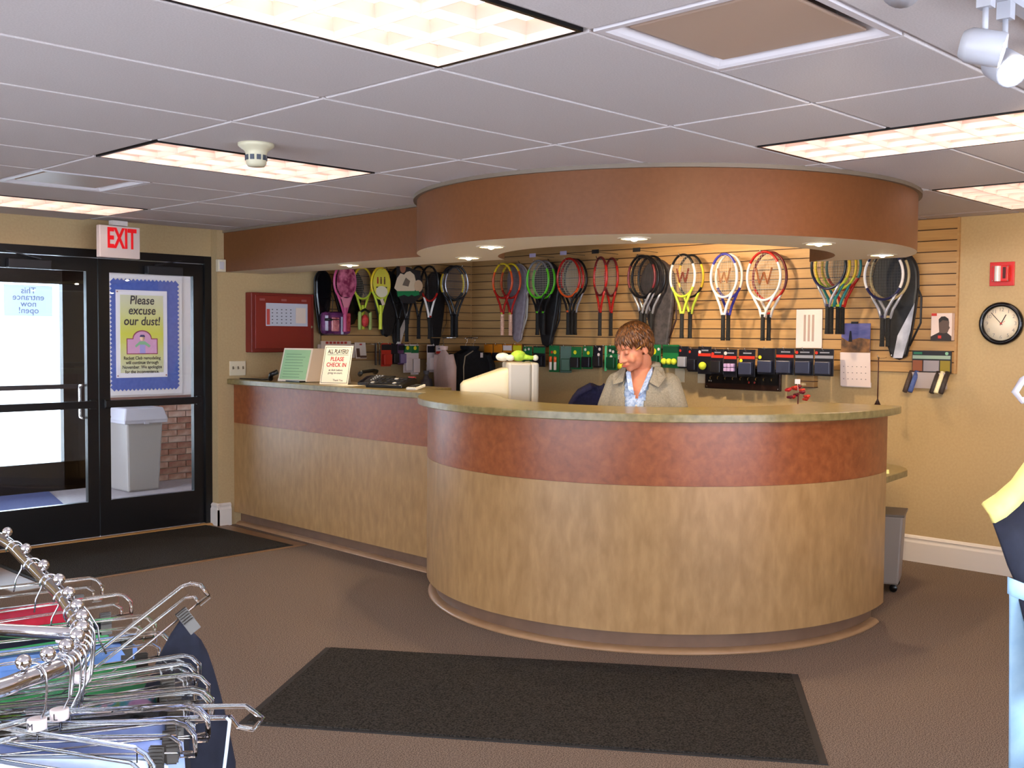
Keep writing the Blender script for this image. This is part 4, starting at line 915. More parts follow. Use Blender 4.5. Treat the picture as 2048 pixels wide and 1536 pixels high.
# brochures on the left slat wall
M_bro = [C('brochure_white', (226,206,190), 0.5), C('brochure_red', (180,60,50), 0.5), C('brochure_brown', (96,64,48), 0.5)]
t = thing('brochure_rack', 'acrylic pocket of magazines on the slat wall behind the check-in sign', 'brochure rack', (3.42, YB-0.03, 1.36))
MB().box((0, 0, 0.06), (0.40, 0.012, 0.12)).build('back_plate', M_bro[0], t); MB().box((-0.02, -0.02, 0.075), (0.32, 0.010, 0.15)).build('magazine', C('mag_cream', (214,190,170), 0.5), t)
for k in range(6): MB().box((-0.12+k*0.04, -0.027, 0.135), (0.028, 0.003, 0.02)).build('print_mark', M_bro[1], t)
t = thing('magazine', 'small magazine with a red corner logo on the slat wall', 'magazine', (3.665, YB-0.06, 1.355))
MB().box((0, 0, 0.07), (0.115, 0.010, 0.145), Matrix.Rotation(R(-8), 3, 'X')).build('cover', M_bro[0], t)
MB().box((-0.035, -0.010, 0.05), (0.035, 0.004, 0.08), Matrix.Rotation(R(-8), 3, 'X')).build('dark_print', M_bro[2], t); MB().box((0.0, -0.001, 0.125), (0.025, 0.004, 0.014)).build('red_logo', M_bro[1], t); MB().box((0.02, -0.014, 0.015), (0.07, 0.004, 0.02)).build('dark_print', M_bro[2], t)
t = thing('picture_box', 'small orange and gold box standing behind the flip binder', 'box', (2.95, YB-0.03, 1.45))
MB().box((0, 0, 0.06), (0.24, 0.05, 0.12)).build('body', C('box_orange', (190,90,56), 0.4), t, bevel=0.004); MB().box((-0.01, -0.027, 0.04), (0.15, 0.004, 0.09)).build('gold_panel', C('box_gold', (196,164,90), 0.5), t)
# ------------------------------------------------------------------ notices and small things on the right wall
t = thing('paper_notice', 'white printed sheet pinned to the slat wall above the black packs', 'paper notice', (XR-0.20, 1.488, 1.785), RW)
t.location = (XR-0.03, 1.488, 1.785)
MB().box((0, 0, -0.145), (0.215, 0.002, 0.29)).build('sheet', C('notice_white', (232,212,206), 0.6), t)
M_prn = C('print_grey', (176,150,140), 0.6)
for k in range(3): MB().box((-0.035+k*0.034, -0.0016, -0.14), (0.018, 0.001, 0.20)).build('printed_column', M_prn, t)
t = thing('calendar', 'wall calendar with a lighthouse at dusk over a white month page', 'calendar', (XR-0.055, 1.10, 1.68), RW)
MB().box((0, 0, -0.105), (0.222, 0.006, 0.21)).build('picture_page', noisy('dusk_sky', (58,70,128), (110,104,160), 8, 0.35, stretch=(0.6,1,2)), t)
MB().prism([(-0.111, -0.21), (0.111, -0.21), (0.111, -0.115), (0.03, -0.105), (-0.06, -0.13), (-0.111, -0.10)], -0.003, -0.005, 'y').build('printed_shore', noisy('shore', (70,50,36), (150,104,62), 14, 0.4), t)
MB().prism([(-0.053, -0.135), (-0.025, -0.135), (-0.031, -0.075), (-0.034, -0.055), (-0.044, -0.055), (-0.047, -0.075)], -0.005, -0.0065, 'y').build('printed_lighthouse', C('print_dark', (22,22,30), 0.4), t)
MB().box((0.004, -0.006, -0.335), (0.232, 0.004, 0.245), Matrix.Rotation(R(4), 3, 'X')).build('month_page', C('page', (226,206,200), 0.6), t)
for i in range(6):
    for j in range(4): MB().box((-0.085+i*0.034, -0.011+0.002*(j), -0.27-j*0.045), (0.007, 0.002, 0.004)).build('date', mat('ink', (40,38,44), 0.6), t)
MB().box((-0.07, -0.003, -0.228), (0.05, 0.010, 0.005)).build('month_name', mat('ink', (40,38,44), 0.6), t)
MB().box((0.012, 0.002, -0.445), (0.225, 0.003, 0.035)).build('next_page', C('page2', (200,188,192), 0.6), t)
MB().box((-0.01, -0.002, 0.004), (0.05, 0.012, 0.016)).build('clip', M_dark, t)
t = thing('wall_box', 'small tan two-slot box on the wall left of the calendar', 'wall box', (XR, 1.495, 1.20), RW)
MB().box((0, -0.03, 0.045), (0.145, 0.06, 0.09)).build('body', C('box_tan', (170,130,80), 0.5), t, bevel=0.004); 
for z in (0.0, 0.045, 0.092): MB().box((0.005, -0.034, z), (0.14, 0.062, 0.006)).build('slot_edge', C('slot_brown', (70,42,30), 0.5), t)
MB().box((-0.02, -0.0605, 0.022), (0.055, 0.002, 0.016)).build('label', C('tan_ink', (226,196,150), 0.5), t)
t = thing('dark_plaque', 'dark brown wooden plaque with small hooks below the black packs', 'plaque', (XR, 2.07, 1.155), RW)
M_walnut = noisy('walnut', (40,22,16), (62,36,26), 10, 0.3, stretch=(0.3,1,4))
MB().box((0, -0.012, 0.085), (0.69, 0.024, 0.17)).build('board', M_walnut, t, bevel=0.006)
MB().box((0, -0.026, 0.098), (0.66, 0.004, 0.105)).build('inset', C('plaque_black', (16,13,12), 0.3), t)
for k in range(9):
    x = -0.28+k*0.07; MB().tube([(x, -0.026, 0.10), (x, -0.045, 0.098), (x, -0.05, 0.085), (x, -0.044, 0.078)], 0.003, 6).build('key_hook', mat('brass', (190,150,80), 0.3, 1.0), t)
for k, x in enumerate((-0.29, -0.27, 0.08, 0.13)):
    MB().ball((x, -0.046, 0.062), (0.008, 0.004, 0.010), 8, 6).build('key', C('key_red', (150,40,36), 0.4) if k > 1 else M_steel, t)
for sx in (-0.325, 0.325):
    for z in (0.018, 0.152): MB().ball((sx, -0.025, z), 0.006, 8, 5).build('screw', M_steel, t)
t = thing('flower_bunch', 'small bunch of red flowers in clear wrap behind the counter', 'flowers', (3.87, 0.90, 0.76))
M_fl = [C('petal_red', (196,34,40), 0.6), C('petal_dark', (120,26,44), 0.6), C('petal_orange', (214,60,40), 0.6)]
MB().lathe([(0.035, 0.0), (0.042, 0.01), (0.05, 0.16), (0.042, 0.17), (0.02, 0.165)], 16, cap=False).build('vase', C('vase_glass', (196,206,200), 0.08, trans=0.9), t)
MB().tube([(0, 0, 0.02), (0.0, 0.0, 0.40), (0.005, 0.0, 0.46)], 0.004, 6).build('stem', C('stem_red', (110,40,36), 0.6), t)
random.seed(5)
for k in range(13):
    p = Vector((random.uniform(-0.06, 0.06), random.uniform(-0.06, 0.06), random.uniform(0.42, 0.50)))
    mb = MB()
    for q in range(5):
        a_ = 2*math.pi*q/5; mb.ball(p+Vector((0.010*math.cos(a_), 0.010*math.sin(a_), 0.002*q)), (0.012, 0.012, 0.008), 7, 5)
    mb.build('blossom', M_fl[k % 3], t)
MB().box((-0.01, 0.0, 0.535), (0.035, 0.004, 0.03), Matrix.Rotation(R(-40), 3, 'Z')).build('gift_tag', Q_wh, t)
MB().tube([(-0.01, 0.0, 0.52), (0.0, 0.0, 0.47)], 0.0015, 5).build('tag_string', Q_wh, t)
t = thing('hanging_pull', 'thin dark pull rod with a cone weight hanging right of the calendar', 'pull rod', (XR-0.15, 0.879, 1.095))
MB().tube([(0, 0, 0.03), (0, 0, 0.335)], 0.0045, 6).build('rod', C('rod_brown', (80,44,30), 0.4), t)
MB().lathe([(0.024, 0.0), (0.024, 0.004), (0.006, 0.045), (0.003, 0.05)], 16).build('cone_weight', C('cone_dark', (40,16,16), 0.2), t)
MB().tube([(-0.0, 0, 0.335), (0, 0, 0.345)], 0.006, 6).build('eye', M_dark, t)
hook(WSR, y=0.879, z=1.432, L=0.17); hook(WSR, y=0.80, z=1.44, L=0.12)
t = thing('portrait_box', 'small carton printed with a dark portrait in profile beside the wall edge', 'carton', (XR-0.03, 0.472, 1.56), RW)
MB().box((0, -0.02, 0.094), (0.142, 0.05, 0.188)).build('carton', C('carton_white', (224,200,188), 0.4), t, bevel=0.002)
MB().prism([(-0.071, 0.0), (0.071, 0.0), (0.071, 0.03), (0.04, 0.055), (-0.012, 0.058), (-0.071, 0.028)], -0.0455, -0.047, 'y').build('printed_shoulder', C('print_coat', (46,36,34), 0.5), t)
MB().prism([(-0.012, 0.055), (0.02, 0.05), (0.045, 0.056), (0.052, 0.075), (0.060, 0.088), (0.053, 0.100), (0.054, 0.125), (0.048, 0.150), (0.025, 0.166), (0.0, 0.164), (-0.018, 0.145), (-0.016, 0.10)], -0.047, -0.048, 'y').build('printed_head', C('print_umber', (92,72,62), 0.5), t)
MB().prism([(-0.018, 0.145), (0.0, 0.164), (0.025, 0.166), (0.048, 0.150), (0.05, 0.135), (0.01, 0.140), (-0.015, 0.12)], -0.048, -0.049, 'y').build('printed_hair', C('print_hair', (40,32,30), 0.5), t)
MB().box((-0.05, -0.047, 0.178), (0.036, 0.003, 0.018)).build('red_logo', Q_rd, t); MB().box((-0.008, -0.0495, 0.025), (0.022, 0.003, 0.020)).build('red_square', Q_rd, t)
t = thing('grip_display', 'display card of grip samples with blue and white sleeves at lower right', 'grip display', (XR-0.055, 0.54, 1.49), RW)
MB().box((0, 0, -0.075), (0.272, 0.008, 0.15)).build('card', C('display_dark', (34,34,38), 0.4), t)
for (dx, w_, rgb, nm) in ((-0.096, 0.068, (140,80,50), 'brown'), (0.0, 0.108, (150,140,144), 'grey'), (0.096, 0.068, (140,120,30), 'olive')): MB().box((dx, -0.006, -0.105), (w_, 0.006, 0.075)).build('swatch', C('swatch_'+nm, rgb, 0.4), t)
MB().box((0.0, -0.006, -0.045), (0.262, 0.005, 0.024)).build('stripe', C('stripe_green', (150,170,150), 0.4), t); MB().box((-0.095, -0.006, -0.018), (0.06, 0.005, 0.016)).build('logo_print', C('logo_teal', (40,110,80), 0.4), t)
disc('round_logo', C('logo_pale', (140,190,150), 0.4), t, (0.105, -0.004, -0.018), 0.011, 0.011)
MB().prism([(-0.12, -0.15), (0.13, -0.15), (0.13, -0.26), (-0.12, -0.26)], -0.05, -0.046, 'y').build('shelf_panel', C('shelf_grey', (170,156,152), 0.4), t)
for (dx, rgb, nm) in ((-0.125, (64,48,40), 'brown'), (-0.088, (66,84,140), 'blue'), (0.062, (44,34,30), 'dark'), (0.092, (238,226,180), 'white'), (0.125, (50,38,34), 'dark2')):
    MB().tube([(dx, -0.03, -0.145), (dx-0.012, -0.11, -0.285)], 0.017, 10).build('sample_grip', noisy('sample_'+nm, rgb, tuple(min(255, c+14) for c in rgb), 60, 0.6), t)
# ------------------------------------------------------------------ clothes hanging in the corner
def garment(label, loc, rz, w, h, mtl, cat='jacket', piping=None, d=0.10, shoulders=0.72, sleeve=True, hookz=0.05):
    t = thing('hanging_garment', label, cat, loc, rz, 'clothes hanging below the slat wall')
    N, M_ = 28, 14
    def fn(u_, v_):
        a_ = 2*math.pi*u_; z = -h*v_
        if v_ < 0.12: ww = w*(0.22+0.78*math.sin(math.pi/2*v_/0.12)); dd = d*(0.35+0.65*v_/0.12)
        else: ww = w*(1-0.03*v_); dd = d
        fold = 1+0.10*v_*math.sin(9*a_)
        return (ww/2*math.copysign(abs(math.cos(a_))**0.7, math.cos(a_)), dd/2*math.sin(a_)*fold, z)
    MB().sheet(fn, N, M_).build('body', mtl, t)
    if sleeve:
        for s in (-1, 1): MB().tube([(s*w*0.40, 0, -0.05), (s*w*0.50, -0.01, -0.16), (s*w*0.52, -0.015, -h*0.55), (s*w*0.50, -0.02, -h*0.9)], [0.05, 0.055, 0.045, 0.04], 10, flat=0.7).build('sleeve', mtl, t)
    MB().lathe([(w*0.12, 0.0), (w*0.135, 0.03), (w*0.12, 0.035)], 14, cap=False).build('collar', mtl, t)
    if piping: MB().tube([(-w*0.06, -d*0.30, -0.01), (-w*0.30, -d*0.42, -0.06), (-w*0.36, -d*0.52, -0.16), (-w*0.34, -d*0.56, -h*0.9)], 0.006, 6).build('piping', piping, t)
    MB().tube([(0, 0, -0.01), (0, 0, 0.05), (0.022, 0, 0.075), (0.018, 0, 0.105), (0.0, 0, 0.112), (-0.012, 0, 0.098)], 0.003, 6).build('hanger_hook', M_chrome, t)
    return t
M_bkj = noisy('black_fleece', (12,12,16), (22,22,28), 30, 0.85); M_pkj = noisy('pale_pink_cotton', (232,196,184), (240,206,194), 14, 0.8); M_gyj = noisy('grey_shell', (96,92,98), (126,120,122), 12, 0.5)
MB().tube([(4.50, YB-0.02, 1.545), (4.56, YB-0.35, 1.545)], 0.008, 8).build('garment_arm', M_chrome, WSB)
MB().tube([(4.85, YB-0.02, 1.545), (4.75, YB-0.45, 1.545)], 0.008, 8).build('garment_arm', M_chrome, WSB)
t = garment('black jacket with a pale piped yoke hanging in the corner', (4.70, YB-0.44, 1.433), R(-4), 0.44, 0.75, M_bkj, piping=C('pale_pipe', (170,156,128), 0.6))
MB().box((0.05, -0.065, -0.05), (0.03, 0.003, 0.045)).build('price_tag', Q_wh, t)
garment('second black jacket hanging behind the piped one', (4.76, YB-0.27, 1.433), R(-4), 0.40, 0.75, M_bkj)
garment('pale pink shirt hanging left of the black jackets', (4.40, YB-0.36, 1.433), R(70), 0.30, 0.75, M_pkj, 'shirt', d=0.07)
garment('grey shell jacket half hidden behind the pink shirt', (4.36, YB-0.16, 1.20), R(40), 0.20, 0.45, M_gyj, d=0.06)
# ------------------------------------------------------------------ things on the counters
t = thing('checkin_sign', 'white hand-lettered sign telling all players to check in', 'sign', (2.46, 3.885, ZT), R(-66))
tilt = bpy.data.objects.new('panel', MB().box((0, 0, 0.148), (0.235, 0.004, 0.296)).mesh('panel', C('sign_card', (240,222,192), 0.5))); COL.objects.link(tilt); tilt.parent = t; tilt.rotation_euler = (R(-17), 0, 0); tilt.location = (0, -0.02, 0.002)
M_in = mat('ink', (40,38,44), 0.6); M_ri = C('sign_red', (190,40,46), 0.6)
text('lettering', 'ALL PLAYERS!', 0.046, M_in, tilt, (0, -0.0028, 0.250), sx=0.62, bold=0.001, depth=0.0004)
text('lettering', 'PLEASE\nCHECK IN', 0.044, M_ri, tilt, (0, -0.0028, 0.170), sx=0.82, bold=0.0008, depth=0.0004)
text('lettering', 'at desk before\ngoing on court.', 0.022, M_in, tilt, (0, -0.0028, 0.098), sx=0.9, depth=0.0004)
text('lettering', 'Thank You', 0.021, M_in, tilt, (0.03, -0.0028, 0.032), sx=0.9, depth=0.0004)
MB().box((0, -0.0026, 0.226), (0.175, 0.001, 0.003)).build('underline', M_in, tilt)
mb = MB(); 
for s in (-1, 1): mb.box((s*0.108, -0.0026, 0.148), (0.003, 0.001, 0.276))
for z in (0.012, 0.284): mb.box((0, -0.0026, z), (0.216, 0.001, 0.003))
mb.build('border_line', M_in, tilt)
MB().bar((0, 0.075, 0.24), (0, 0.15, 0.004), 0.10, 0.003).build('easel_leg', C('sign_card', (240,222,192), 0.5), t)
o = MB().box((0, 0, 0.001), (0.20, 0.14, 0.002)).build('paper_slip', C('slip', (232,220,196), 0.6), None, (2.44, 3.70, ZT+0.001), R(-70)); tag(o, 'loose white slip sticking out below the check-in sign', 'paper')
# flip binder
t = thing('flip_binder', 'tent-shaped flip binder with a green page facing the doors', 'binder', (2.52, 4.40, ZT))
a_, b_ = Vector((-0.10, 0.17, 0)), Vector((-0.02, -0.10, 0)); ln = Vector((0.075, 0.02, 0.255))
def page(p, q, mtl, nm, parent=t, inset=0.0, off=Vector((0,0,0))):
    d = (q-p).normalized(); p2 = p+d*inset+off; q2 = q-d*inset+off; zz = Vector((0, 0, 0.004))
    l0 = ln*(inset/0.255) if inset else Vector((0,0,0)); l1 = ln*(1-(inset/0.255 if inset else 0))
    mb = MB(); vs = [p2+l0+zz, q2+l0+zz, q2+l1+zz, p2+l1+zz]; nrm = (q2-p2).cross(ln).normalized()*0.003
    mb._add([v for v in vs]+[v+nrm for v in vs], [(0,1,2,3),(7,6,5,4),(0,4,5,1),(1,5,6,2),(2,6,7,3),(3,7,4,0)]); return mb.build(nm, mtl, parent)
M_pg = C('page_white', (222,206,186), 0.6); M_green = C('page_green', (150,186,140), 0.6)
page(a_, b_, M_pg, 'cover_sheet')
nn = (b_-a_).cross(ln).normalized()
nn = -nn if nn.dot(Vector((-1, -0.3, 0))) < 0 else nn
page(a_, b_, M_green, 'green_page', inset=0.014, off=nn*0.004)
random.seed(3)
for k in range(9):
    z0_ = 0.035+k*0.022; w0 = 0.03+random.random()*0.03
    page(a_+(b_-a_)*0.12+ln*(z0_/0.255), a_+(b_-a_)*(0.80-random.random()*0.15)+ln*(z0_/0.255), C('page_ink', (96,124,96), 0.6), 'text_line', off=nn*0.008) if False else None
    p = a_+(b_-a_)*0.14+ln*(z0_/0.255)+nn*0.0085; q = a_+(b_-a_)*(0.84-random.random()*0.2)+ln*(z0_/0.255)+nn*0.0085
    MB().bar(p, q, 0.0045, 0.001, up=nn).build('text_line', C('page_ink', (110,142,108), 0.6), t)
for k in range(7):
    e_ = b_+Vector((0.135, -0.035+0.009*k, 0)); page(b_+Vector((0.004*k, 0.002*k, 0)), e_, M_pg if k % 3 else C('page_tan', (190,168,146), 0.6), 'page')
MB().box((0.02, 0.03, 0.006), (0.20, 0.24, 0.012)).build('stand_base', M_black, t, bevel=0.003)
MB().tube([(-0.13, 0.23, 0.014), (-0.14, 0.20, 0.055), (-0.11, 0.16, 0.075)], 0.02, 8).build('stand_foot', M_black, t)
o = MB().tube([(2.42, 5.12, 0.005), (2.44, 4.95, 0.005), (2.43, 4.80, 0.006), (2.40, 4.66, 0.012)], 0.005, 6).build('power_cord', M_black, None, (0, 0, ZT)); tag(o, 'black cord trailing on the counter from the wall to the binder', 'cord')
# telephone and card keypad
t = thing('telephone', 'black desk telephone lying beyond the check-in sign', 'telephone', (2.64, 3.62, ZT), R(-72))
MB().prism([(-0.09, 0), (0.09, 0), (0.09, 0.07), (0.02, 0.065), (-0.09, 0.025)], -0.11, 0.11, 'x').build('body', M_dark, t, bevel=0.006)
for v in t.children: v.rotation_euler = (0, 0, 0)
mb = MB(); mb.tube([(-0.075, -0.105, 0.085), (-0.08, -0.07, 0.098), (-0.08, 0.07, 0.104), (-0.075, 0.105, 0.092)], [0.024, 0.016, 0.016, 0.024], 10, flat=0.75); mb.build('handset', M_black, t)
for i in range(3):
    for j in range(4): MB().box((0.0+i*0.024, -0.065+j*0.024, 0.042+0.018*j*0.55), (0.015, 0.014, 0.008)).build('key', C('key_grey', (150,146,140), 0.4), t)
t = thing('card_keypad', 'black console with pale keys on the counter left of the ring', 'keypad', (2.53, 3.32, ZT), R(-72))
MB().prism([(-0.10, 0), (0.10, 0), (0.10, 0.065), (0.07, 0.070), (-0.10, 0.022)], -0.15, 0.15, 'x').build('body', M_black, t, bevel=0.005)
for i in range(7):
    for j in range(3):
        if (i, j) in ((2, 1), (4, 0)): continue
        MB().box((-0.115+i*0.036, -0.06+j*0.042, 0.036+j*0.0125), (0.024, 0.020, 0.006), Matrix.Rotation(R(16), 3, 'X')).build('key', C('key_white', (206,196,184), 0.4) if (i*2+j) % 5 == 0 else C('key_dark', (46,44,46), 0.4), t)
MB().box((0.12, 0.085, 0.07), (0.05, 0.02, 0.012)).build('red_lamp', C('lamp_red', (170,60,56), 0.3), t)
t = thing('pocket_calculator', 'small white calculator with a dark display on the counter', 'calculator', (2.50, 3.02, ZT+0.003), R(-75))
MB().box((0, 0, 0.012), (0.08, 0.12, 0.018), Matrix.Rotation(R(10), 3, 'X')).build('case', C('calc_white', (226,216,200), 0.4), t, bevel=0.003); MB().box((0, 0.03, 0.028), (0.06, 0.028, 0.003), Matrix.Rotation(R(10), 3, 'X')).build('display', C('calc_dark', (50,50,44), 0.3), t)
for i in range(4): MB().box((-0.024+i*0.016, -0.02, 0.020), (0.010, 0.05, 0.004), Matrix.Rotation(R(10), 3, 'X')).build('key_strip', M_dark, t)
# computer monitor on a pedestal behind the counter
t = thing('pedestal', 'tan pedestal under the computer monitor behind the counter', 'pedestal', (2.82, 2.53, 0), R(-40))
MB().box((0, 0, 0.50), (0.36, 0.34, 1.0)).build('body', M_tan, t); MB().box((0, 0, 1.01), (0.40, 0.38, 0.02)).build('top', M_top, t)
t = thing('crt_monitor', 'cream tube computer monitor seen from its side and back', 'monitor', (2.85, 2.55, 1.02), R(-39))
M_crt = C('crt_cream', (232,216,178), 0.42); M_crt2 = C('crt_grey_cream', (206,194,176), 0.42)
def loftx(mb, secs):
    vs = []; n = 20
    for (x, w_, z0_, z1_, k) in secs:
        for i in range(n):
            a = 2*math.pi*i/n; ca, sa = math.cos(a), math.sin(a)
            vs.append((x, w_/2*math.copysign(abs(ca)**k, ca), (z0_+z1_)/2+(z1_-z0_)/2*math.copysign(abs(sa)**k, sa)))
    m_ = len(secs); fs = [(i*n+j, (i+1)*n+j, (i+1)*n+(j+1) % n, i*n+(j+1) % n) for i in range(m_-1) for j in range(n)]
    mb.smooth = True; mb._add(vs, fs+[tuple(range(n)), tuple((m_-1)*n+j for j in range(n))[::-1]])
    return mb
loftx(MB(), [(-0.27, 0.17, 0.05, 0.225, 0.3), (-0.25, 0.20, 0.035, 0.245, 0.25), (0.0, 0.32, 0.03, 0.330, 0.22), (0.07, 0.37, 0.03, 0.345, 0.2)]).build('rear_housing', M_crt, t)
MB().box((0.105, 0, 0.195), (0.15, 0.41, 0.355)).build('bezel_rear', M_crt2, t, bevel=0.014)
MB().box((0.205, 0, 0.195), (0.05, 0.415, 0.36)).build('bezel_front', M_crt2, t, bevel=0.014)
MB().box((0.229, 0, 0.205), (0.006, 0.33, 0.25)).build('screen', C('screen_glass', (24,28,34), 0.1, emit=(90,120,150), estr=0.4), t)
MB().lathe([(0.12, 0.0), (0.125, 0.008), (0.10, 0.018), (0.05, 0.032)], 20, (-0.02, 0, 0)).build('swivel_base', M_crt, t)
for k in range(7): MB().box((-0.16+k*0.018, -0.0, 0.275+k*0.0035), (0.006, 0.14, 0.004)).build('vent_rib', M_crt2, t)
t = thing('plush_toy', 'lime green and white plush toy lying on the monitor', 'plush toy', (2.95, 2.46, 1.40), R(-45)); t.scale = (0.85, 0.85, 0.85)
M_pl = noisy('plush_lime', (168,206,60), (190,224,80), 40, 0.95); M_pw = noisy('plush_white', (236,226,200), (246,238,216), 40, 0.95)
MB().ball((-0.145, 0, 0.032), (0.055, 0.042, 0.034), 16, 10).build('head', M_pw, t); MB().ball((-0.02, 0, 0.042), (0.062, 0.05, 0.044), 16, 10).build('body', M_pl, t)
MB().ball((-0.085, -0.03, 0.026), (0.034, 0.026, 0.026), 12, 8).build('arm', M_pw, t); MB().tube([(0.02, -0.01, 0.035), (0.07, -0.02, 0.028), (0.10, -0.02, 0.028)], [0.024, 0.017, 0.015], 10).build('arm', M_pl, t); MB().ball((0.115, -0.02, 0.027), (0.024, 0.022, 0.024), 12, 8).build('paw', M_pw, t)
MB().tube([(0.02, 0.03, 0.03), (0.07, 0.045, 0.022)], [0.022, 0.016], 10).build('leg', M_pl, t)
# drafting chair
t = thing('office_chair', 'tall navy office chair behind the counter, only its back edge showing', 'chair', (2.98, 1.90, 0), R(-70))
M_nv = noisy('navy_cloth', (24,22,52), (36,34,70), 60, 0.85)
MB().box((0, 0, 0.72), (0.46, 0.44, 0.07)).build('seat', M_nv, t, bevel=0.03)
def bk(u_, v_):
    x = -1+2*u_; z = v_; hw = 0.22*math.sqrt(max(0.0, 1-max(0, (z-0.35)/0.66)**2)) if z > 0.35 else 0.20+0.02*z/0.35
    return (x*hw, 0.22-0.05*(1-x*x)*0-0.05*x*x, 0.86+0.385*z)
MB().sheet(bk, 14, 10).build('backrest', M_nv, t, solid=0.05)
MB().bar((0, 0.20, 0.70), (0, 0.245, 0.98), 0.05, 0.012).build('back_bar', M_black, t)
MB().lathe([(0.025, 0.10), (0.025, 0.45), (0.016, 0.45), (0.016, 0.69)], 14).build('gas_column', M_dark, t)
MB().tube([(0.21*math.cos(a), 0.21*math.sin(a), 0.33) for a in [2*math.pi*k/24 for k in range(24)]], 0.009, 6, closed=True).build('foot_ring', M_chrome, t)
for k in range(5):
    a = 2*math.pi*k/5+0.3; l_ = MB().bar((0.02*math.cos(a), 0.02*math.sin(a), 0.11), (0.28*math.cos(a), 0.28*math.sin(a), 0.075), 0.045, 0.03).build('base_leg', M_black, t)
    MB().lathe([(0.02, -0.016), (0.026, -0.012), (0.026, 0.012), (0.02, 0.016)], 12, (0.28*math.cos(a), 0.28*math.sin(a), 0.027), Matrix.Rotation(a+R(90), 3, 'Z') @ Matrix.Rotation(R(90), 3, 'Y')).build('caster', M_black, l_)
MB().tube([(0.0, 0.0, 0.33), (0.21, 0, 0.33)], 0.007, 6).build('ring_spoke', M_chrome, t)
# ------------------------------------------------------------------ the woman behind the counter
def loft(mb, rings, n=24):
    vs = []
    for (cx, cy, z, rx_, ry_, k) in rings:
        for i in range(n):
            a = 2*math.pi*i/n; ca, sa = math.cos(a), math.sin(a)
            vs.append((cx+rx_*math.copysign(abs(ca)**k, ca), cy+ry_*math.copysign(abs(sa)**k, sa), z))
    m_ = len(rings); fs = [(i*n+j, i*n+(j+1) % n, (i+1)*n+(j+1) % n, (i+1)*n+j) for i in range(m_-1) for j in range(n)]
    return mb._add(vs, fs+[tuple(range(n))[::-1], tuple((m_-1)*n+j for j in range(n))])
def cap(mb, pts, rs, n=14):
    """a tapered limb with round ends"""
    mb.tube(pts, rs, n)
    for p, r in zip(pts, rs): mb.ball(p, r*0.995, n, 8)
    return mb
def fuse(name, mb, voxel, mtl, parent, it=4, keep=None, solid=0.0):
    """melt overlapping closed forms into one continuous skin"""
    me = mb.mesh(name+'_src', mtl); o = bpy.data.objects.new(name+'_src', me); COL.objects.link(o)
    r = o.modifiers.new('r', 'REMESH'); r.mode = 'VOXEL'; r.voxel_size = voxel; r.use_smooth_shade = True
    if it: q = o.modifiers.new('s', 'SMOOTH'); q.factor = 0.5; q.iterations = it
    dg = bpy.context.evaluated_depsgraph_get(); out = bpy.data.meshes.new_from_object(o.evaluated_get(dg)); bpy.data.objects.remove(o)
    out.name = name; out.materials.clear(); out.materials.append(mtl)
    if keep:
        b = bmesh.new(); b.from_mesh(out); bmesh.ops.delete(b, geom=[f for f in b.faces if not keep(f.calc_center_median())], context='FACES')
        b.to_mesh(out); b.free()
    for p in out.polygons: p.use_smooth = True
    ob = bpy.data.objects.new(name, out); COL.objects.link(ob); ob.parent = parent
    if solid: md = ob.modifiers.new('cloth', 'SOLIDIFY'); md.thickness = solid; md.offset = 1
    return ob
PE = thing('person', 'woman in a grey zip jacket and pale blue shirt looking down behind the counter', 'person', (2.585, 1.155, 0), R(-66))
M_skin = noisy('skin', (190,118,88), (198,126,96), 30, 0.5); M_jk = noisy('grey_jacket', (120,112,98), (138,128,112), 120, 0.85, bump=0.15); M_sh = noisy('blue_shirt', (126,148,188), (176,190,214), 60, 0.7, lo=0.4, hi=0.6)
M_tr = noisy('dark_trousers', (36,36,46), (46,46,56), 60, 0.85); M_hr = noisy('auburn_hair', (52,28,12), (130,80,38), 26, 0.42, stretch=(5,5,1), c3=(88,52,24))
HM = Matrix.Translation((0.0, -0.035, 1.405)) @ Matrix.Rotation(R(-34), 4, 'Z') @ Matrix.Rotation(R(24), 4, 'X')    # neck pivot: turned to her right, bowed
def H_(p): return HM @ (Vector(p)+Vector((0, -0.015, 0.115)))
HR = HM.to_3x3()
SHO = {s: Vector((s*0.156, 0.012, 1.300)) for s in (-1, 1)}
ELB = {s: Vector((s*0.215, -0.02, 1.045)) for s in (-1, 1)}
WRI = {s: Vector((s*0.165, -0.235, 0.868)) for s in (-1, 1)}
bd = MB()
loft(bd, [(0, 0, 0.80, 0.150, 0.105, 0.9), (0, 0, 0.90, 0.168, 0.118, 0.9), (0, 0, 1.02, 0.140, 0.100, 0.9), (0, -0.008, 1.17, 0.152, 0.115, 0.9), (0, 0.0, 1.28, 0.158, 0.100, 0.9), (0, 0.008, 1.345, 0.125, 0.078, 0.95), (0, 0.012, 1.39, 0.060, 0.058, 1)])
cap(bd, [(0, 0.015, 1.35), (0, -0.005, 1.41), H_((0, 0.035, -0.07))], [0.056, 0.052, 0.053])
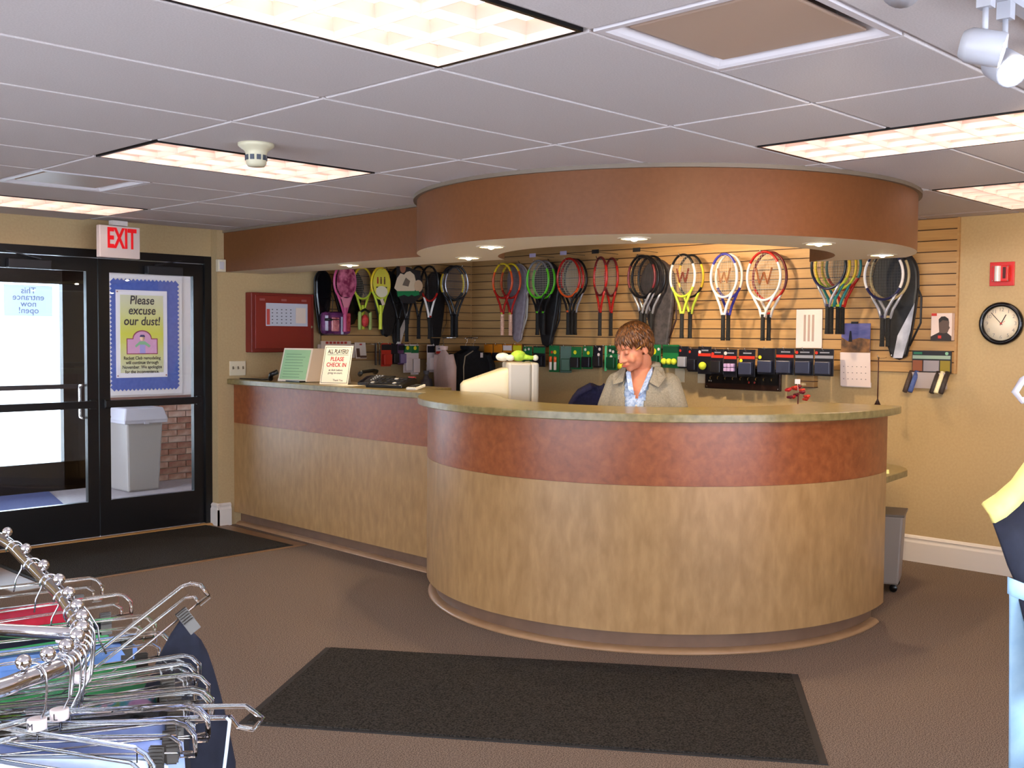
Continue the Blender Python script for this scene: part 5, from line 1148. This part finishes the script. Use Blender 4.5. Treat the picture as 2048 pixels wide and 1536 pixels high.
# head
bd.ball(H_((0, 0.018, 0.035)), (0.074, 0.094, 0.088), 20, 14, HR); bd.ball(H_((0, -0.028, -0.030)), (0.060, 0.064, 0.078), 20, 14, HR)
bd.ball(H_((0, -0.066, -0.088)), (0.026, 0.022, 0.020), 12, 8, HR); bd.ball(H_((0, -0.062, 0.045)), (0.055, 0.032, 0.036), 16, 10, HR)
cap(bd, [H_((0, -0.090, 0.018)), H_((0, -0.106, -0.008)), H_((0, -0.114, -0.026))], [0.009, 0.011, 0.0135], 10)
for s in (-1, 1):
    bd.ball(H_((s*0.012, -0.100, -0.030)), 0.010, 10, 8); bd.ball(H_((s*0.036, -0.066, -0.030)), (0.026, 0.024, 0.026), 12, 8, HR)
    bd.ball(H_((s*0.031, -0.084, 0.014)), (0.015, 0.009, 0.010), 12, 8, HR)                 # closed lids
    bd.ball(H_((s*0.074, 0.016, -0.010)), (0.010, 0.020, 0.032), 12, 10, HR); bd.ball(H_((s*0.078, 0.006, -0.028)), (0.007, 0.009, 0.013), 8, 6, HR)
bd.ball(H_((0, -0.090, -0.054)), (0.024, 0.012, 0.007), 12, 8, HR); bd.ball(H_((0, -0.087, -0.066)), (0.022, 0.012, 0.008), 12, 8, HR)
for s in (-1, 1):
    cap(bd, [SHO[s], SHO[s].lerp(ELB[s], 0.5), ELB[s]], [0.052, 0.046, 0.040]); cap(bd, [ELB[s], ELB[s].lerp(WRI[s], 0.35), WRI[s]], [0.040, 0.040, 0.026])
    # hand resting on the desk: palm, four fingers, thumb
    d = Vector((-s*0.10, -0.90, -0.42)).normalized(); sd = Vector((1, 0, 0)); pc = WRI[s]+d*0.045; up_ = sd.cross(d)*1
    rot = Matrix((sd, d, sd.cross(d))).transposed(); bd.ball(pc, (0.040, 0.052, 0.016), 14, 10, rot)
    for k, L in enumerate((0.068, 0.078, 0.073, 0.058)):
        b0 = pc+d*0.040+sd*(-0.028+0.0187*k)*s; k1 = b0+d*L*0.5+Vector((0, 0, -0.006)); k2 = b0+d*L*0.8+Vector((0, 0, -0.022)); k3 = b0+d*L*0.92+Vector((0, 0, -0.038))
        cap(bd, [b0, k1, k2, k3], [0.0092, 0.0088, 0.0080, 0.0072], 8)
    b0 = pc-d*0.012-sd*0.030*s; cap(bd, [b0, b0+d*0.028-sd*0.022*s, b0+d*0.055-sd*0.026*s+Vector((0, 0, -0.010))], [0.012, 0.0105, 0.0088], 8)
    hp = Vector((s*0.085, 0.0, 0.86)); kn = Vector((s*0.09, -0.02, 0.47)); an = Vector((s*0.095, 0.02, 0.085))
    cap(bd, [hp, hp.lerp(kn, 0.5), kn], [0.088, 0.072, 0.056]); cap(bd, [kn, kn.lerp(an, 0.35), an], [0.054, 0.056, 0.036])
    bd.ball((s*0.098, -0.05, 0.042), (0.040, 0.115, 0.040), 14, 10)
BO = fuse('body', bd, 0.0065, M_skin, PE, 3)
# face details
M_lip = C('lip', (176,80,72), 0.4); M_lash = C('lash', (70,44,34), 0.6)
def ribbon(pts, r, name, mtl, flat=0.5): return MB().tube([H_(p) for p in pts], r, 8, flat=flat).build(name, mtl, PE)
ribbon([(-0.026, -0.094, -0.056), (-0.012, -0.1035, -0.0605), (0, -0.1055, -0.0615), (0.012, -0.1035, -0.0605), (0.026, -0.094, -0.056)], [0.0018, 0.0045, 0.005, 0.0045, 0.0018], 'lips', M_lip, 0.8)
for s in (-1, 1):
    ribbon([(s*0.017, -0.0935, 0.007), (s*0.031, -0.0955, 0.0035), (s*0.045, -0.088, 0.007)], [0.0012, 0.0020, 0.0012], 'eyelash', M_lash)
    ribbon([(s*0.014, -0.0975, 0.032), (s*0.031, -0.0965, 0.038), (s*0.050, -0.082, 0.032)], [0.0018, 0.0030, 0.0014], 'eyebrow', C('brow', (110,74,44), 0.7))
# clothes
def torso(mb, g, z0=0.80, z1=1.39):
    loft(mb, [(0, 0, z0, 0.155+g, 0.112+g, 0.85), (0, 0, 0.92, 0.168+g, 0.120+g, 0.85), (0, -0.004, 1.04, 0.150+g, 0.112+g, 0.85), (0, -0.010, 1.17, 0.160+g, 0.120+g, 0.85), (0, 0.0, 1.27, 0.156+g, 0.103+g, 0.95), (0, 0.008, 1.338, 0.112+g, 0.078+g, 1), (0, 0.014, z1, 0.066+g, 0.062+g, 1)])
sh = MB(); torso(sh, 0.010, 0.80, 1.400)
fuse('shirt', sh, 0.0085, M_sh, PE, 2, keep=lambda c: not (c.z > 1.392 or (c.y < 0.0 and c.z > 1.215 and abs(c.x+0.004) < (c.z-1.215)*0.42)), solid=0.003)
jm = MB(); torso(jm, 0.026, 0.79, 1.385)
for s in (-1, 1):
    cap(jm, [SHO[s]+Vector((-s*0.01, 0, 0.004)), SHO[s].lerp(ELB[s], 0.5)+Vector((s*0.006, 0, 0)), ELB[s]], [0.066, 0.066, 0.060]); cap(jm, [ELB[s], ELB[s].lerp(WRI[s], 0.5), ELB[s].lerp(WRI[s], 0.93)], [0.060, 0.054, 0.040])
gap = lambda z: 0.030+0.055*max(0, (z-1.05)/0.34)+0.03*max(0, (1.0-z)/0.2)
jk = fuse('jacket', jm, 0.009, M_jk, PE, 4, keep=lambda c: not (c.z > 1.386 or c.z < 0.80 or (c.y < -0.02 and abs(c.x+0.012) < gap(c.z) and abs(c.x) < 0.13 and c.y > -0.17 and not (c.z < 1.0 and c.y < -0.15))), solid=0.004)
tz = MB()
for s in (-1, 1):
    hp = Vector((s*0.085, 0.0, 0.84)); kn = Vector((s*0.09, -0.02, 0.47)); an = Vector((s*0.095, 0.02, 0.10)); cap(tz, [hp, hp.lerp(kn, 0.5), kn, kn.lerp(an, 0.5), an], [0.098, 0.084, 0.072, 0.070, 0.066])
loft(tz, [(0, 0, 0.78, 0.165, 0.12, 0.9), (0, 0, 0.90, 0.172, 0.125, 0.9), (0, 0, 0.97, 0.155, 0.115, 0.9)])
fuse('trousers', tz, 0.012, M_tr, PE, 3)
for s in (-1, 1):
    sb = MB(); sb.ball((s*0.098, -0.05, 0.044), (0.047, 0.125, 0.046), 16, 10); sb.build('shoe', M_black, PE)
# collars
def flap(name, mtl, P, th=0.006):
    b = MB(); n = len(P)
    c = sum((Vector(p) for p in P), Vector())/n; nr = Vector()
    for i in range(n): nr += (Vector(P[i])-c).cross(Vector(P[(i+1) % n])-c)
    nr = nr.normalized()*th; nr = nr if nr.y < 0 else -nr
    b._add([Vector(p) for p in P]+[Vector(p)+nr for p in P], [tuple(range(n))[::-1], tuple(range(n, 2*n))]+[(i, (i+1) % n, n+(i+1) % n, n+i) for i in range(n)])
    return b.build(name, mtl, PE, bevel=0.002)
flap('jacket_collar', M_jk, [(0.072, 0.03, 1.415), (0.078, -0.045, 1.400), (0.062, -0.112, 1.318), (0.118, -0.128, 1.290), (0.150, -0.090, 1.345), (0.118, -0.01, 1.395)])
flap('jacket_collar', M_jk, [(-0.072, 0.03, 1.415), (-0.084, -0.045, 1.400), (-0.086, -0.112, 1.318), (-0.140, -0.118, 1.300), (-0.155, -0.080, 1.350), (-0.118, -0.01, 1.395)])
MB().tube([(0.078, -0.03, 1.405), (0.070, 0.03, 1.418), (0.0, 0.075, 1.425), (-0.070, 0.03, 1.418), (-0.078, -0.03, 1.405)], 0.014, 8, flat=2.0, up=(0, 0, 1)).build('collar_stand', M_jk, PE)
flap('shirt_collar', M_sh, [(0.062, -0.02, 1.405), (0.050, -0.075, 1.370), (0.010, -0.136, 1.245), (0.046, -0.140, 1.275), (0.074, -0.085, 1.370)])
flap('shirt_collar', M_sh, [(-0.062, -0.02, 1.405), (-0.054, -0.075, 1.370), (-0.016, -0.136, 1.245), (-0.052, -0.138, 1.275), (-0.078, -0.085, 1.370)])
for z in (1.19, 1.10, 1.01): MB().ball((-0.004, -0.138 if z > 1.05 else -0.13, z), (0.006, 0.003, 0.006), 8, 6).build('button', C('pearl', (230,220,206), 0.3), PE)
# hair: a cap of short layered locks
random.seed(11); hm = MB(); ctr = Vector((0, 0.022, 0.040)); ax = Vector((0.084, 0.104, 0.098))
loc_n = 0
for i in range(15):
    for j in range(26):
        th = math.pi*(0.02+0.56*i/14); ph = 2*math.pi*(j+0.5*(i % 2))/26
        dx, dy, dz = math.sin(th)*math.cos(ph), math.sin(th)*math.sin(ph), math.cos(th)
        front = -dy
        if front > 0.25 and dz < 0.42-0.15*front: continue           # keep the face clear
        if dz < -0.05 and front > -0.05 and abs(dx) > 0.5: continue    # keep the ears clear
        p = ctr+Vector((ax.x*dx, ax.y*dy, ax.z*dz)); nrm = Vector((dx/ax.x, dy/ax.y, dz/ax.z)).normalized()
        down = Vector((0.35*dx+0.18, 0.35*dy if front < 0.2 else -0.25, -0.8)); tng = (down-nrm*down.dot(nrm)); tng = tng.normalized() if tng.length > 1e-4 else Vector((1, 0, 0))
        tng = (tng+Vector((random.uniform(-.25, .25), random.uniform(-.25, .25), random.uniform(-.1, .1)))).normalized(); L = 0.052*random.uniform(0.8, 1.2)
        q = [p-tng*L*0.4+nrm*0.0, p+nrm*0.006, p+tng*L*0.5+nrm*0.004, p+tng*L-nrm*0.006]
        hm.tube([H_(v) for v in q], [0.007, 0.0125, 0.010, 0.002], 6, flat=0.6)
# smooth under-layer
ub = MB(); ub.ball(H_(ctr+Vector((0, 0.004, 0.002))), (0.082, 0.101, 0.096), 24, 16, HR); ub.ball(H_((0, 0.075, -0.035)), (0.060, 0.040, 0.055), 16, 10, HR)
inv = HM.inverted()
def hk(c):
    l = inv @ c - Vector((0, -0.015, 0.115))
    if l.y < -0.035 and l.z < 0.075+0.25*(-l.y-0.05): return False
    if abs(l.x) > 0.05 and l.z < 0.012 and l.y < 0.035: return False
    return True
fuse('hair', ub, 0.006, M_hr, PE, 2, keep=hk, solid=0.004)
o = hm.build('hair_locks', M_hr, PE); o['kind'] = 'stuff'
MB().tube([H_((-0.079, 0.030, 0.026)), H_((-0.083, -0.010, 0.022)), H_((-0.078, -0.045, 0.016))], 0.003, 6).build('glasses_arm', C('pencil_amber', (200,140,50), 0.4), PE)
MB().tube([H_((0.079, 0.030, 0.026)), H_((0.083, -0.010, 0.022)), H_((0.078, -0.050, 0.016))], 0.003, 6).build('pencil', C('pencil_amber', (200,140,50), 0.4), PE)
# ------------------------------------------------------------------ clothes rack at the left, close to us
M_acr = mat('clear_acrylic', (250,248,244), 0.03, trans=1.0, ior=1.49)
M_wire = mat('hook_wire', (196,198,204), 0.18, 1.0)
M_clip = mat('clip_metal', (84,79,74), 0.45, 0.6)
RZ = 1.12
ROD = [(-1.98,0.10),(-1.72,0.20),(-1.48,0.13),(-1.365,-0.02),(-1.356,-0.129),(-1.397,-0.337),(-1.434,-0.514),(-1.461,-0.647),(-1.489,-0.753),(-1.515,-0.845),(-1.536,-0.912),(-1.562,-0.971),(-1.587,-1.012),(-1.619,-1.049),(-1.652,-1.069),(-1.689,-1.082),(-1.735,-1.100),(-1.86,-1.12),(-2.05,-1.06),(-2.22,-0.86),(-2.26,-0.50),(-2.18,-0.12)]
RC = (-1.88, -0.46)
t = thing('spiral_clothes_rack', 'chrome looped clothes rack with ball stops at the lower left', 'clothes rack', (RC[0], RC[1], 0))
def cr(P, n=6):
    out = []; N = len(P)
    for i in range(N):
        p0, p1, p2, p3 = (Vector((*P[(i+k-1) % N], 0)) for k in range(4))
        for j in range(n):
            s = j/n; out.append(0.5*((2*p1)+(p2-p0)*s+(2*p0-5*p1+4*p2-p3)*s*s+(3*p1-p0-3*p2+p3)*s**3))
    return out
rp = cr(ROD)
MB().tube([(p.x-RC[0], p.y-RC[1], RZ) for p in rp], 0.0125, 12, closed=True).build('loop_rail', M_chrome, t)
MB().tube([(0, 0, 0.03), (0, 0, 1.30)], 0.02, 14).build('post', M_chrome, t)
for (x, y) in ((-1.545,-0.93), (-1.72,0.195), (-2.255,-0.55)): MB().tube([(0, 0, RZ), (x-RC[0], y-RC[1], RZ)], 0.010, 10).build('support_arm', M_chrome, t)
MB().lathe([(0.0001, 0), (0.26, 0.0), (0.26, 0.012), (0.05, 0.03), (0.02, 0.045)], 32).build('base', M_chrome, t)
BALLS = [(-1.356,-0.129),(-1.397,-0.337),(-1.434,-0.514),(-1.461,-0.647),(-1.489,-0.753),(-1.515,-0.845),(-1.536,-0.912),(-1.562,-0.971),(-1.587,-1.012),(-1.619,-1.049),(-1.652,-1.069),(-1.689,-1.082)]
for (x, y) in BALLS:
    b = MB().ball((x-RC[0], y-RC[1], RZ+0.023), 0.0105, 14, 10).build('ball_stop', M_chrome, t)
def hanger(label, xy, ang, hw=0.185, roll=0, kind='clip', marker=None, drop=0.078):
    """clear plastic hanger on a steel hook; x runs along the hanger"""
    t = thing('clothes_hanger', label, 'hanger', (xy[0], xy[1], RZ), R(ang), 'clear hangers on the chrome rack'); t.rotation_euler = (0, R(roll), R(ang))
    r = 0.0165
    hk = [(-r, 0, -0.004)] + [(r*math.cos(R(a)), 0, r*math.sin(R(a))) for a in range(170, -1, -17)] + [(r*1.05, 0, -0.012), (r*0.9, 0, -drop*0.55), (0.004, 0, -drop*0.82), (0, 0, -drop-0.012)]
    MB().tube(hk, 0.0017, 6).build('hook', M_wire, t)
    z = -drop
    if kind == 'clip':
        top = [(-hw, 0, z-0.045), (-hw, 0, z-0.020), (-hw+0.012, 0, z-0.006), (-hw+0.028, 0, z), (hw-0.028, 0, z), (hw-0.012, 0, z-0.006), (hw, 0, z-0.020), (hw, 0, z-0.045)]
        MB().tube(top, 0.0036, 6).build('outer_rail', M_acr, t)
        inn = [(-hw+0.020, 0, z-0.045), (-hw+0.020, 0, z-0.030), (-hw+0.034, 0, z-0.020), (hw-0.034, 0, z-0.020), (hw-0.020, 0, z-0.030), (hw-0.020, 0, z-0.045)]
        MB().tube(inn, 0.0030, 6).build('inner_rail', M_acr, t)
        MB().box((0, 0, z-0.010), (2*hw-0.05, 0.0025, 0.018)).build('web', M_acr, t)
        for s in (-1, 1): MB().box((s*(hw-0.010), 0, z-0.046), (0.022, 0.008, 0.007)).build('end_foot', M_acr, t)
        MB().tube([(-hw+0.004, 0, z-0.044), (hw-0.004, 0, z-0.044)], 0.0016, 6).build('clip_wire', M_wire, t)
        for s in (-1, 1):
            x = s*(hw-0.052); c = MB()
            for q in (-1, 1): c.box((x, q*0.0055, z-0.056), (0.021, 0.0022, 0.044), Matrix.Rotation(R(q*8), 3, 'X'))
            cl = c.build('clip', M_clip, t)
            g = MB()
            for k in range(5): g.box((x, -0.0085-0.0005*k, z-0.040-k*0.0048+0.004), (0.019, 0.0016, 0.0020))
            g.build('grip_ribs', M_clip, cl)
    else:
        sh_ = [(-hw-0.03, 0, z-0.060), (-hw-0.045, 0, z-0.045), (-hw-0.02, 0, z-0.022), (-hw*0.6, 0, z-0.006), (0, 0, z+0.012), (hw*0.6, 0, z-0.006), (hw+0.02, 0, z-0.022), (hw+0.045, 0, z-0.045), (hw+0.03, 0, z-0.060), (hw+0.008, 0, z-0.052), (hw-0.002, 0, z-0.036), (hw*0.6, 0, z-0.022), (0, 0, z-0.010), (-hw*0.6, 0, z-0.022), (-hw+0.002, 0, z-0.036), (-hw-0.008, 0, z-0.052)]
        MB().tube(sh_, 0.0042, 8, closed=True).build('outer_rail', M_acr, t)
    if marker:
        mk = MB().lathe([(0.011, -0.007), (0.0125, -0.006), (0.0125, 0.007), (0.011, 0.008)], 14, (0, 0, z+0.012)).build('size_marker', Q_wh, t)
        text('lettering', marker, 0.013, mat('ink', (40,38,44), 0.6), mk, (0, -0.0128, z+0.012), depth=0.0003)
    return t
def cloth(label, xy, ang, hw, h, mtl, cat='skirt', z0=-0.125, d=0.03, folds=5, flare=1.15, roll=0, band=None, seed=0, xo=0.0):
    t = thing('hanging_clothes', label, cat, (xy[0], xy[1], RZ), R(ang), 'clothes clipped to the chrome rack'); t.rotation_euler = (0, R(roll), R(ang))
    def fn(u_, v_):
        a = 2*math.pi*u_; wv = 1+(flare-1)*v_
        x = hw*wv*math.copysign(abs(math.cos(a))**0.8, math.cos(a)); y = math.sin(a)*(0.007+d*v_**0.6)*(1+0.35*v_*math.sin(folds*a*2+seed)) + 0.010*v_*math.sin(folds*2*math.pi*(x/hw)*0.5+seed)
        return (x+xo, y, z0-h*v_-0.010*abs(math.cos(a))**6*(1-v_))
    MB().sheet(fn, 40, 12).build('cloth', mtl, t)
    def fb(u_, v_):
        p = fn(u_, v_*0.07); return (p[0]*1.005, p[1]*1.10, p[2])
    MB().sheet(fb, 40, 1).build('waistband', band or mtl, t)
    return t
F_red = noisy('cloth_red', (190,26,50), (206,38,62), 30, 0.8); F_green = noisy('cloth_green', (70,176,100), (86,190,114), 30, 0.8); F_blue = noisy('cloth_sky', (120,160,236), (140,176,244), 30, 0.8); F_navy = noisy('cloth_navy', (15,17,32), (22,24,40), 40, 0.85)
F_black = noisy('cloth_black', (20,20,26), (28,28,34), 40, 0.85); F_white = noisy('cloth_white', (206,222,248), (220,232,252), 30, 0.8); F_print = noisy('cloth_print', (150,200,60), (226,170,220), 22, 0.8, lo=0.45, hi=0.55, c3=(60,190,220)); F_lav = noisy('cloth_lavender', (150,170,230), (170,186,238), 30, 0.8)
def nrm_ang(i):
    a, b = Vector(BALLS[max(0, i-1)]), Vector(BALLS[min(len(BALLS)-1, i+1)]); d = (b-a).normalized(); return math.degrees(math.atan2(d.x, -d.y))
HG = [ # ball index offset position, extra yaw, label, garment
 (0.4, 6, 'farthest clear hanger on the rack, at the left edge', ('red skirt on the farthest hangers of the rack', F_red, 0.13, 0.30, None)),
 (1.4, 2, 'clear hanger near the far end of the rack, second from the back', ('green skirt with a navy band at the left edge', F_green, 0.14, 0.34, F_navy)),
 (2.4, -4, 'clear hanger third from the far end of the rack', ('sky blue towelling skirt beyond the tilted hanger', F_blue, 0.15, 0.30, None)),
 (3.5, 4, 'clear hanger just before the crowded bend of the rack', ('second green skirt just before the bend of the rack', F_green, 0.14, 0.36, None)),
 (5.3, 2, 'clear hanger on the bend of the rack, above a printed skirt', ('brightly printed skirt on the bend of the rack', F_print, 0.14, 0.36, None)),
 (6.3, -2, 'clear hanger with twin dark clips on the bend of the rack', ('black skirt with clips showing on the bend', F_black, 0.15, 0.36, None)),
 (7.3, 1, 'clear hanger ending beside the navy skirt', ('lavender skirt under the second hanger from the front', F_lav, 0.14, 0.36, None)),
 (5.8, 9, 'empty clear hanger squeezed behind the printed skirt', None), (7.8, 7, 'empty clear hanger just in front of the lavender skirt', None), (8.9, 5, 'empty clear hanger turned slightly towards the floor mat', None),
 (8.4, -3, 'clear hanger third from the front of the rack', None),
 (9.5, 2, 'clear hanger second from the front with a white size marker', ('pale blue and white skirt at the bottom edge', F_white, 0.15, 0.36, None)),
 (10.5, 0, 'frontmost clear hanger with an M size marker', ('white skirt nearest us at the lower left corner', F_white, 0.15, 0.34, None))]
for k, (pi_, yw, lab, gm_) in enumerate(HG):
    i = int(pi_); f_ = pi_-i; A_, B_ = Vector(BALLS[i]), Vector(BALLS[min(i+1, 11)]); p = A_.lerp(B_, f_); an = nrm_ang(i)+yw
    hanger(lab, p, an, 0.185, random.uniform(-2, 2), 'clip', {11: 'L', 12: 'M', 3: 'L', 5: 'S'}.get(k))
    if gm_: cloth(gm_[0], p, an, gm_[2], gm_[3], gm_[1], band=gm_[4], seed=k)
# the tilted hanger with the navy skirt
p = Vector((-1.500, -0.80)); hanger('clear hanger tilted upwards, carrying a navy skirt by one clip', p, nrm_ang(5)+6, 0.185, -33, 'clip')
t = thing('hanging_clothes', 'dark navy skirt hanging from the raised end of the tilted hanger', 'skirt', (p.x, p.y, RZ), R(nrm_ang(5)+6), 'clothes clipped to the chrome rack')
def fn(u_, v_):
    a = 2*math.pi*u_; w0 = 0.030+0.150*min(1, v_*1.5)**0.8
    return (0.190-0.045*v_+w0*math.cos(a)*0.62, math.sin(a)*(0.008+0.022*v_)*(1+0.25*math.sin(4*a)), -0.058-0.36*v_-0.02*math.cos(a))
MB().sheet(fn, 36, 14).build('cloth', F_navy, t)
def fn2(u_, v_): q = fn(u_, v_*0.06); return (q[0], q[1]*1.12, q[2])
MB().sheet(fn2, 36, 1).build('waistband', F_navy, t)
# wide top hanger whose hooked end pokes out at the front
hanger('clear shirt hanger with a curled end poking out over the floor mat', (-1.632, -1.058), -17, 0.235, 0, 'shirt', None, 0.075)
t = thing('hanging_clothes', 'white strappy top on the curled shirt hanger', 'top', (-1.632, -1.058, RZ), R(-17), 'clothes clipped to the chrome rack')
MB().tube([(0.226, -0.002, -0.108), (0.230, -0.004, -0.114), (0.224, -0.006, -0.16), (0.205, -0.006, -0.30)], 0.0045, 6, flat=0.4).build('strap', F_white, t)
MB().tube([(-0.226, -0.002, -0.108), (-0.230, -0.004, -0.114), (-0.224, -0.006, -0.16), (-0.205, -0.006, -0.30)], 0.0045, 6, flat=0.4).build('strap', F_white, t)
def ft(u_, v_):
    a = 2*math.pi*u_; return (0.205*math.cos(a)*(1-0.1*v_), math.sin(a)*0.02*(1+v_), -0.30-0.30*v_)
MB().sheet(ft, 28, 6).build('bodice', F_white, t)
# ------------------------------------------------------------------ clothes at the right edge
RX = Vector((-0.80, -2.13))
t = thing('clothes_stand', 'chrome clothes stand beyond the right edge of the picture', 'clothes rack', (-0.62, -2.35, 0))
MB().tube([(0, 0, 0.02), (0, 0, 1.62)], 0.016, 12).build('post', M_chrome, t); MB().lathe([(0.0001, 0), (0.24, 0), (0.24, 0.012), (0.03, 0.03)], 28).build('base', M_chrome, t)
MB().tube([(0, 0, 1.59), (-0.08, 0.10, 1.61), (-0.215, 0.267, 1.61)], 0.010, 10).build('arm', M_chrome, t)
hz = 1.50; hd = Vector((0.60, -0.80, 0))
t = thing('clothes_hanger', 'clear tubular hanger end at the right edge of the picture', 'hanger', (-0.806, -2.119, 1.622), math.atan2(hd.y, hd.x), 'clothes at the right edge')
MB().tube([(0, 0, -0.012)]+[(0.016*math.cos(R(a)), 0, 0.016*math.sin(R(a))) for a in range(180, -1, -20)]+[(0.014, 0, -0.02), (0, 0, -0.06)], 0.002, 6).build('hook', M_wire, t)
MB().tube([(0, 0, -0.058), (-0.06, 0, -0.072), (-0.098, 0, -0.096), (-0.106, 0, -0.110), (-0.098, 0, -0.120), (-0.06, 0, -0.112), (0.06, 0, -0.112), (0.098, 0, -0.120), (0.106, 0, -0.110), (0.098, 0, -0.096), (0.06, 0, -0.072)], 0.0045, 10, closed=True).build('rail', mat('milky_plastic', (226,218,220), 0.12, trans=0.5), t)
F_yel = noisy('cloth_yellow', (216,198,112), (226,208,126), 30, 0.8, bump=0.1)
def strip(name, mtl, parent, rows, th=0.006):
    """rows of 3-D points joined into a curved cloth panel with thickness"""
    n = len(rows[0]); mb = MB(); mb.smooth = True
    mb._add([p for r_ in rows for p in r_], [(i*n+j, i*n+j+1, (i+1)*n+j+1, (i+1)*n+j) for i in range(len(rows)-1) for j in range(n-1)])
    return mb.build(name, mtl, parent, solid=th)
t = thing('sports_top', 'navy sports top with a wide yellow edge hanging at the right edge', 'top', (0, 0, 0), 0, 'clothes at the right edge')

yo = [(-0.760,-2.075,1.475),(-0.810,-2.030,1.425),(-0.835,-2.020,1.398),(-0.859,-2.010,1.382),(-0.881,-2.003,1.373)]
yi = [(-0.768,-2.085,1.425),(-0.818,-2.038,1.384),(-0.840,-2.031,1.368),(-0.862,-2.024,1.356),(-0.882,-2.018,1.350)]
ym = [tuple((a+b)/2+(-0.004 if k < 2 else 0) for k, (a, b) in enumerate(zip(p, q))) for p, q in zip(yo, yi)]
strip('yellow_edge', F_yel, t, [yo, ym, yi], 0.005)
n1 = [(-0.745,-2.120,1.36),(-0.790,-2.075,1.345),(-0.825,-2.052,1.335),(-0.852,-2.038,1.328),(-0.876,-2.026,1.323)]
n2 = [(-0.735,-2.140,1.31),(-0.775,-2.095,1.30),(-0.815,-2.065,1.297),(-0.845,-2.047,1.297),(-0.871,-2.033,1.298)]
n3 = [(-0.735,-2.145,1.27),(-0.775,-2.102,1.262),(-0.815,-2.072,1.265),(-0.842,-2.054,1.270),(-0.866,-2.039,1.281)]
n4 = [(-0.735,-2.150,1.10),(-0.770,-2.112,1.10),(-0.800,-2.090,1.10),(-0.815,-2.078,1.10),(-0.825,-2.072,1.10)]
strip('navy_panel', F_navy, t, [yi, n1, n2, n3, n4], 0.004)
MB().tube([(-0.760,-2.075,1.472), (-0.762,-2.085,1.505), (-0.776,-2.115,1.512)], 0.004, 6).build('loop', F_navy, t)
t = thing('tennis_skirt', 'pale blue skirt below the navy sports top at the right edge', 'skirt', (0, 0, 0), 0, 'clothes at the right edge')
def fl_(dz, o): return [(x+o, y+o*0.3, z+dz) for (x, y, z) in [(-0.748,-2.120,1.270),(-0.790,-2.085,1.262),(-0.825,-2.064,1.264),(-0.856,-2.050,1.272),(-0.884,-2.040,1.283)]]
strip('cloth', noisy('cloth_pale_blue', (150,186,214), (164,198,222), 30, 0.8), t, [fl_(0, -0.004), fl_(-0.03, 0.020), fl_(-0.06, 0.040), fl_(-0.20, 0.12), fl_(-0.30, 0.17)], 0.005)
strip('waistband', noisy('cloth_pale_blue', (150,186,214), (164,198,222), 30, 0.8), t, [fl_(0.004, -0.006), fl_(-0.018, 0.0)], 0.008)
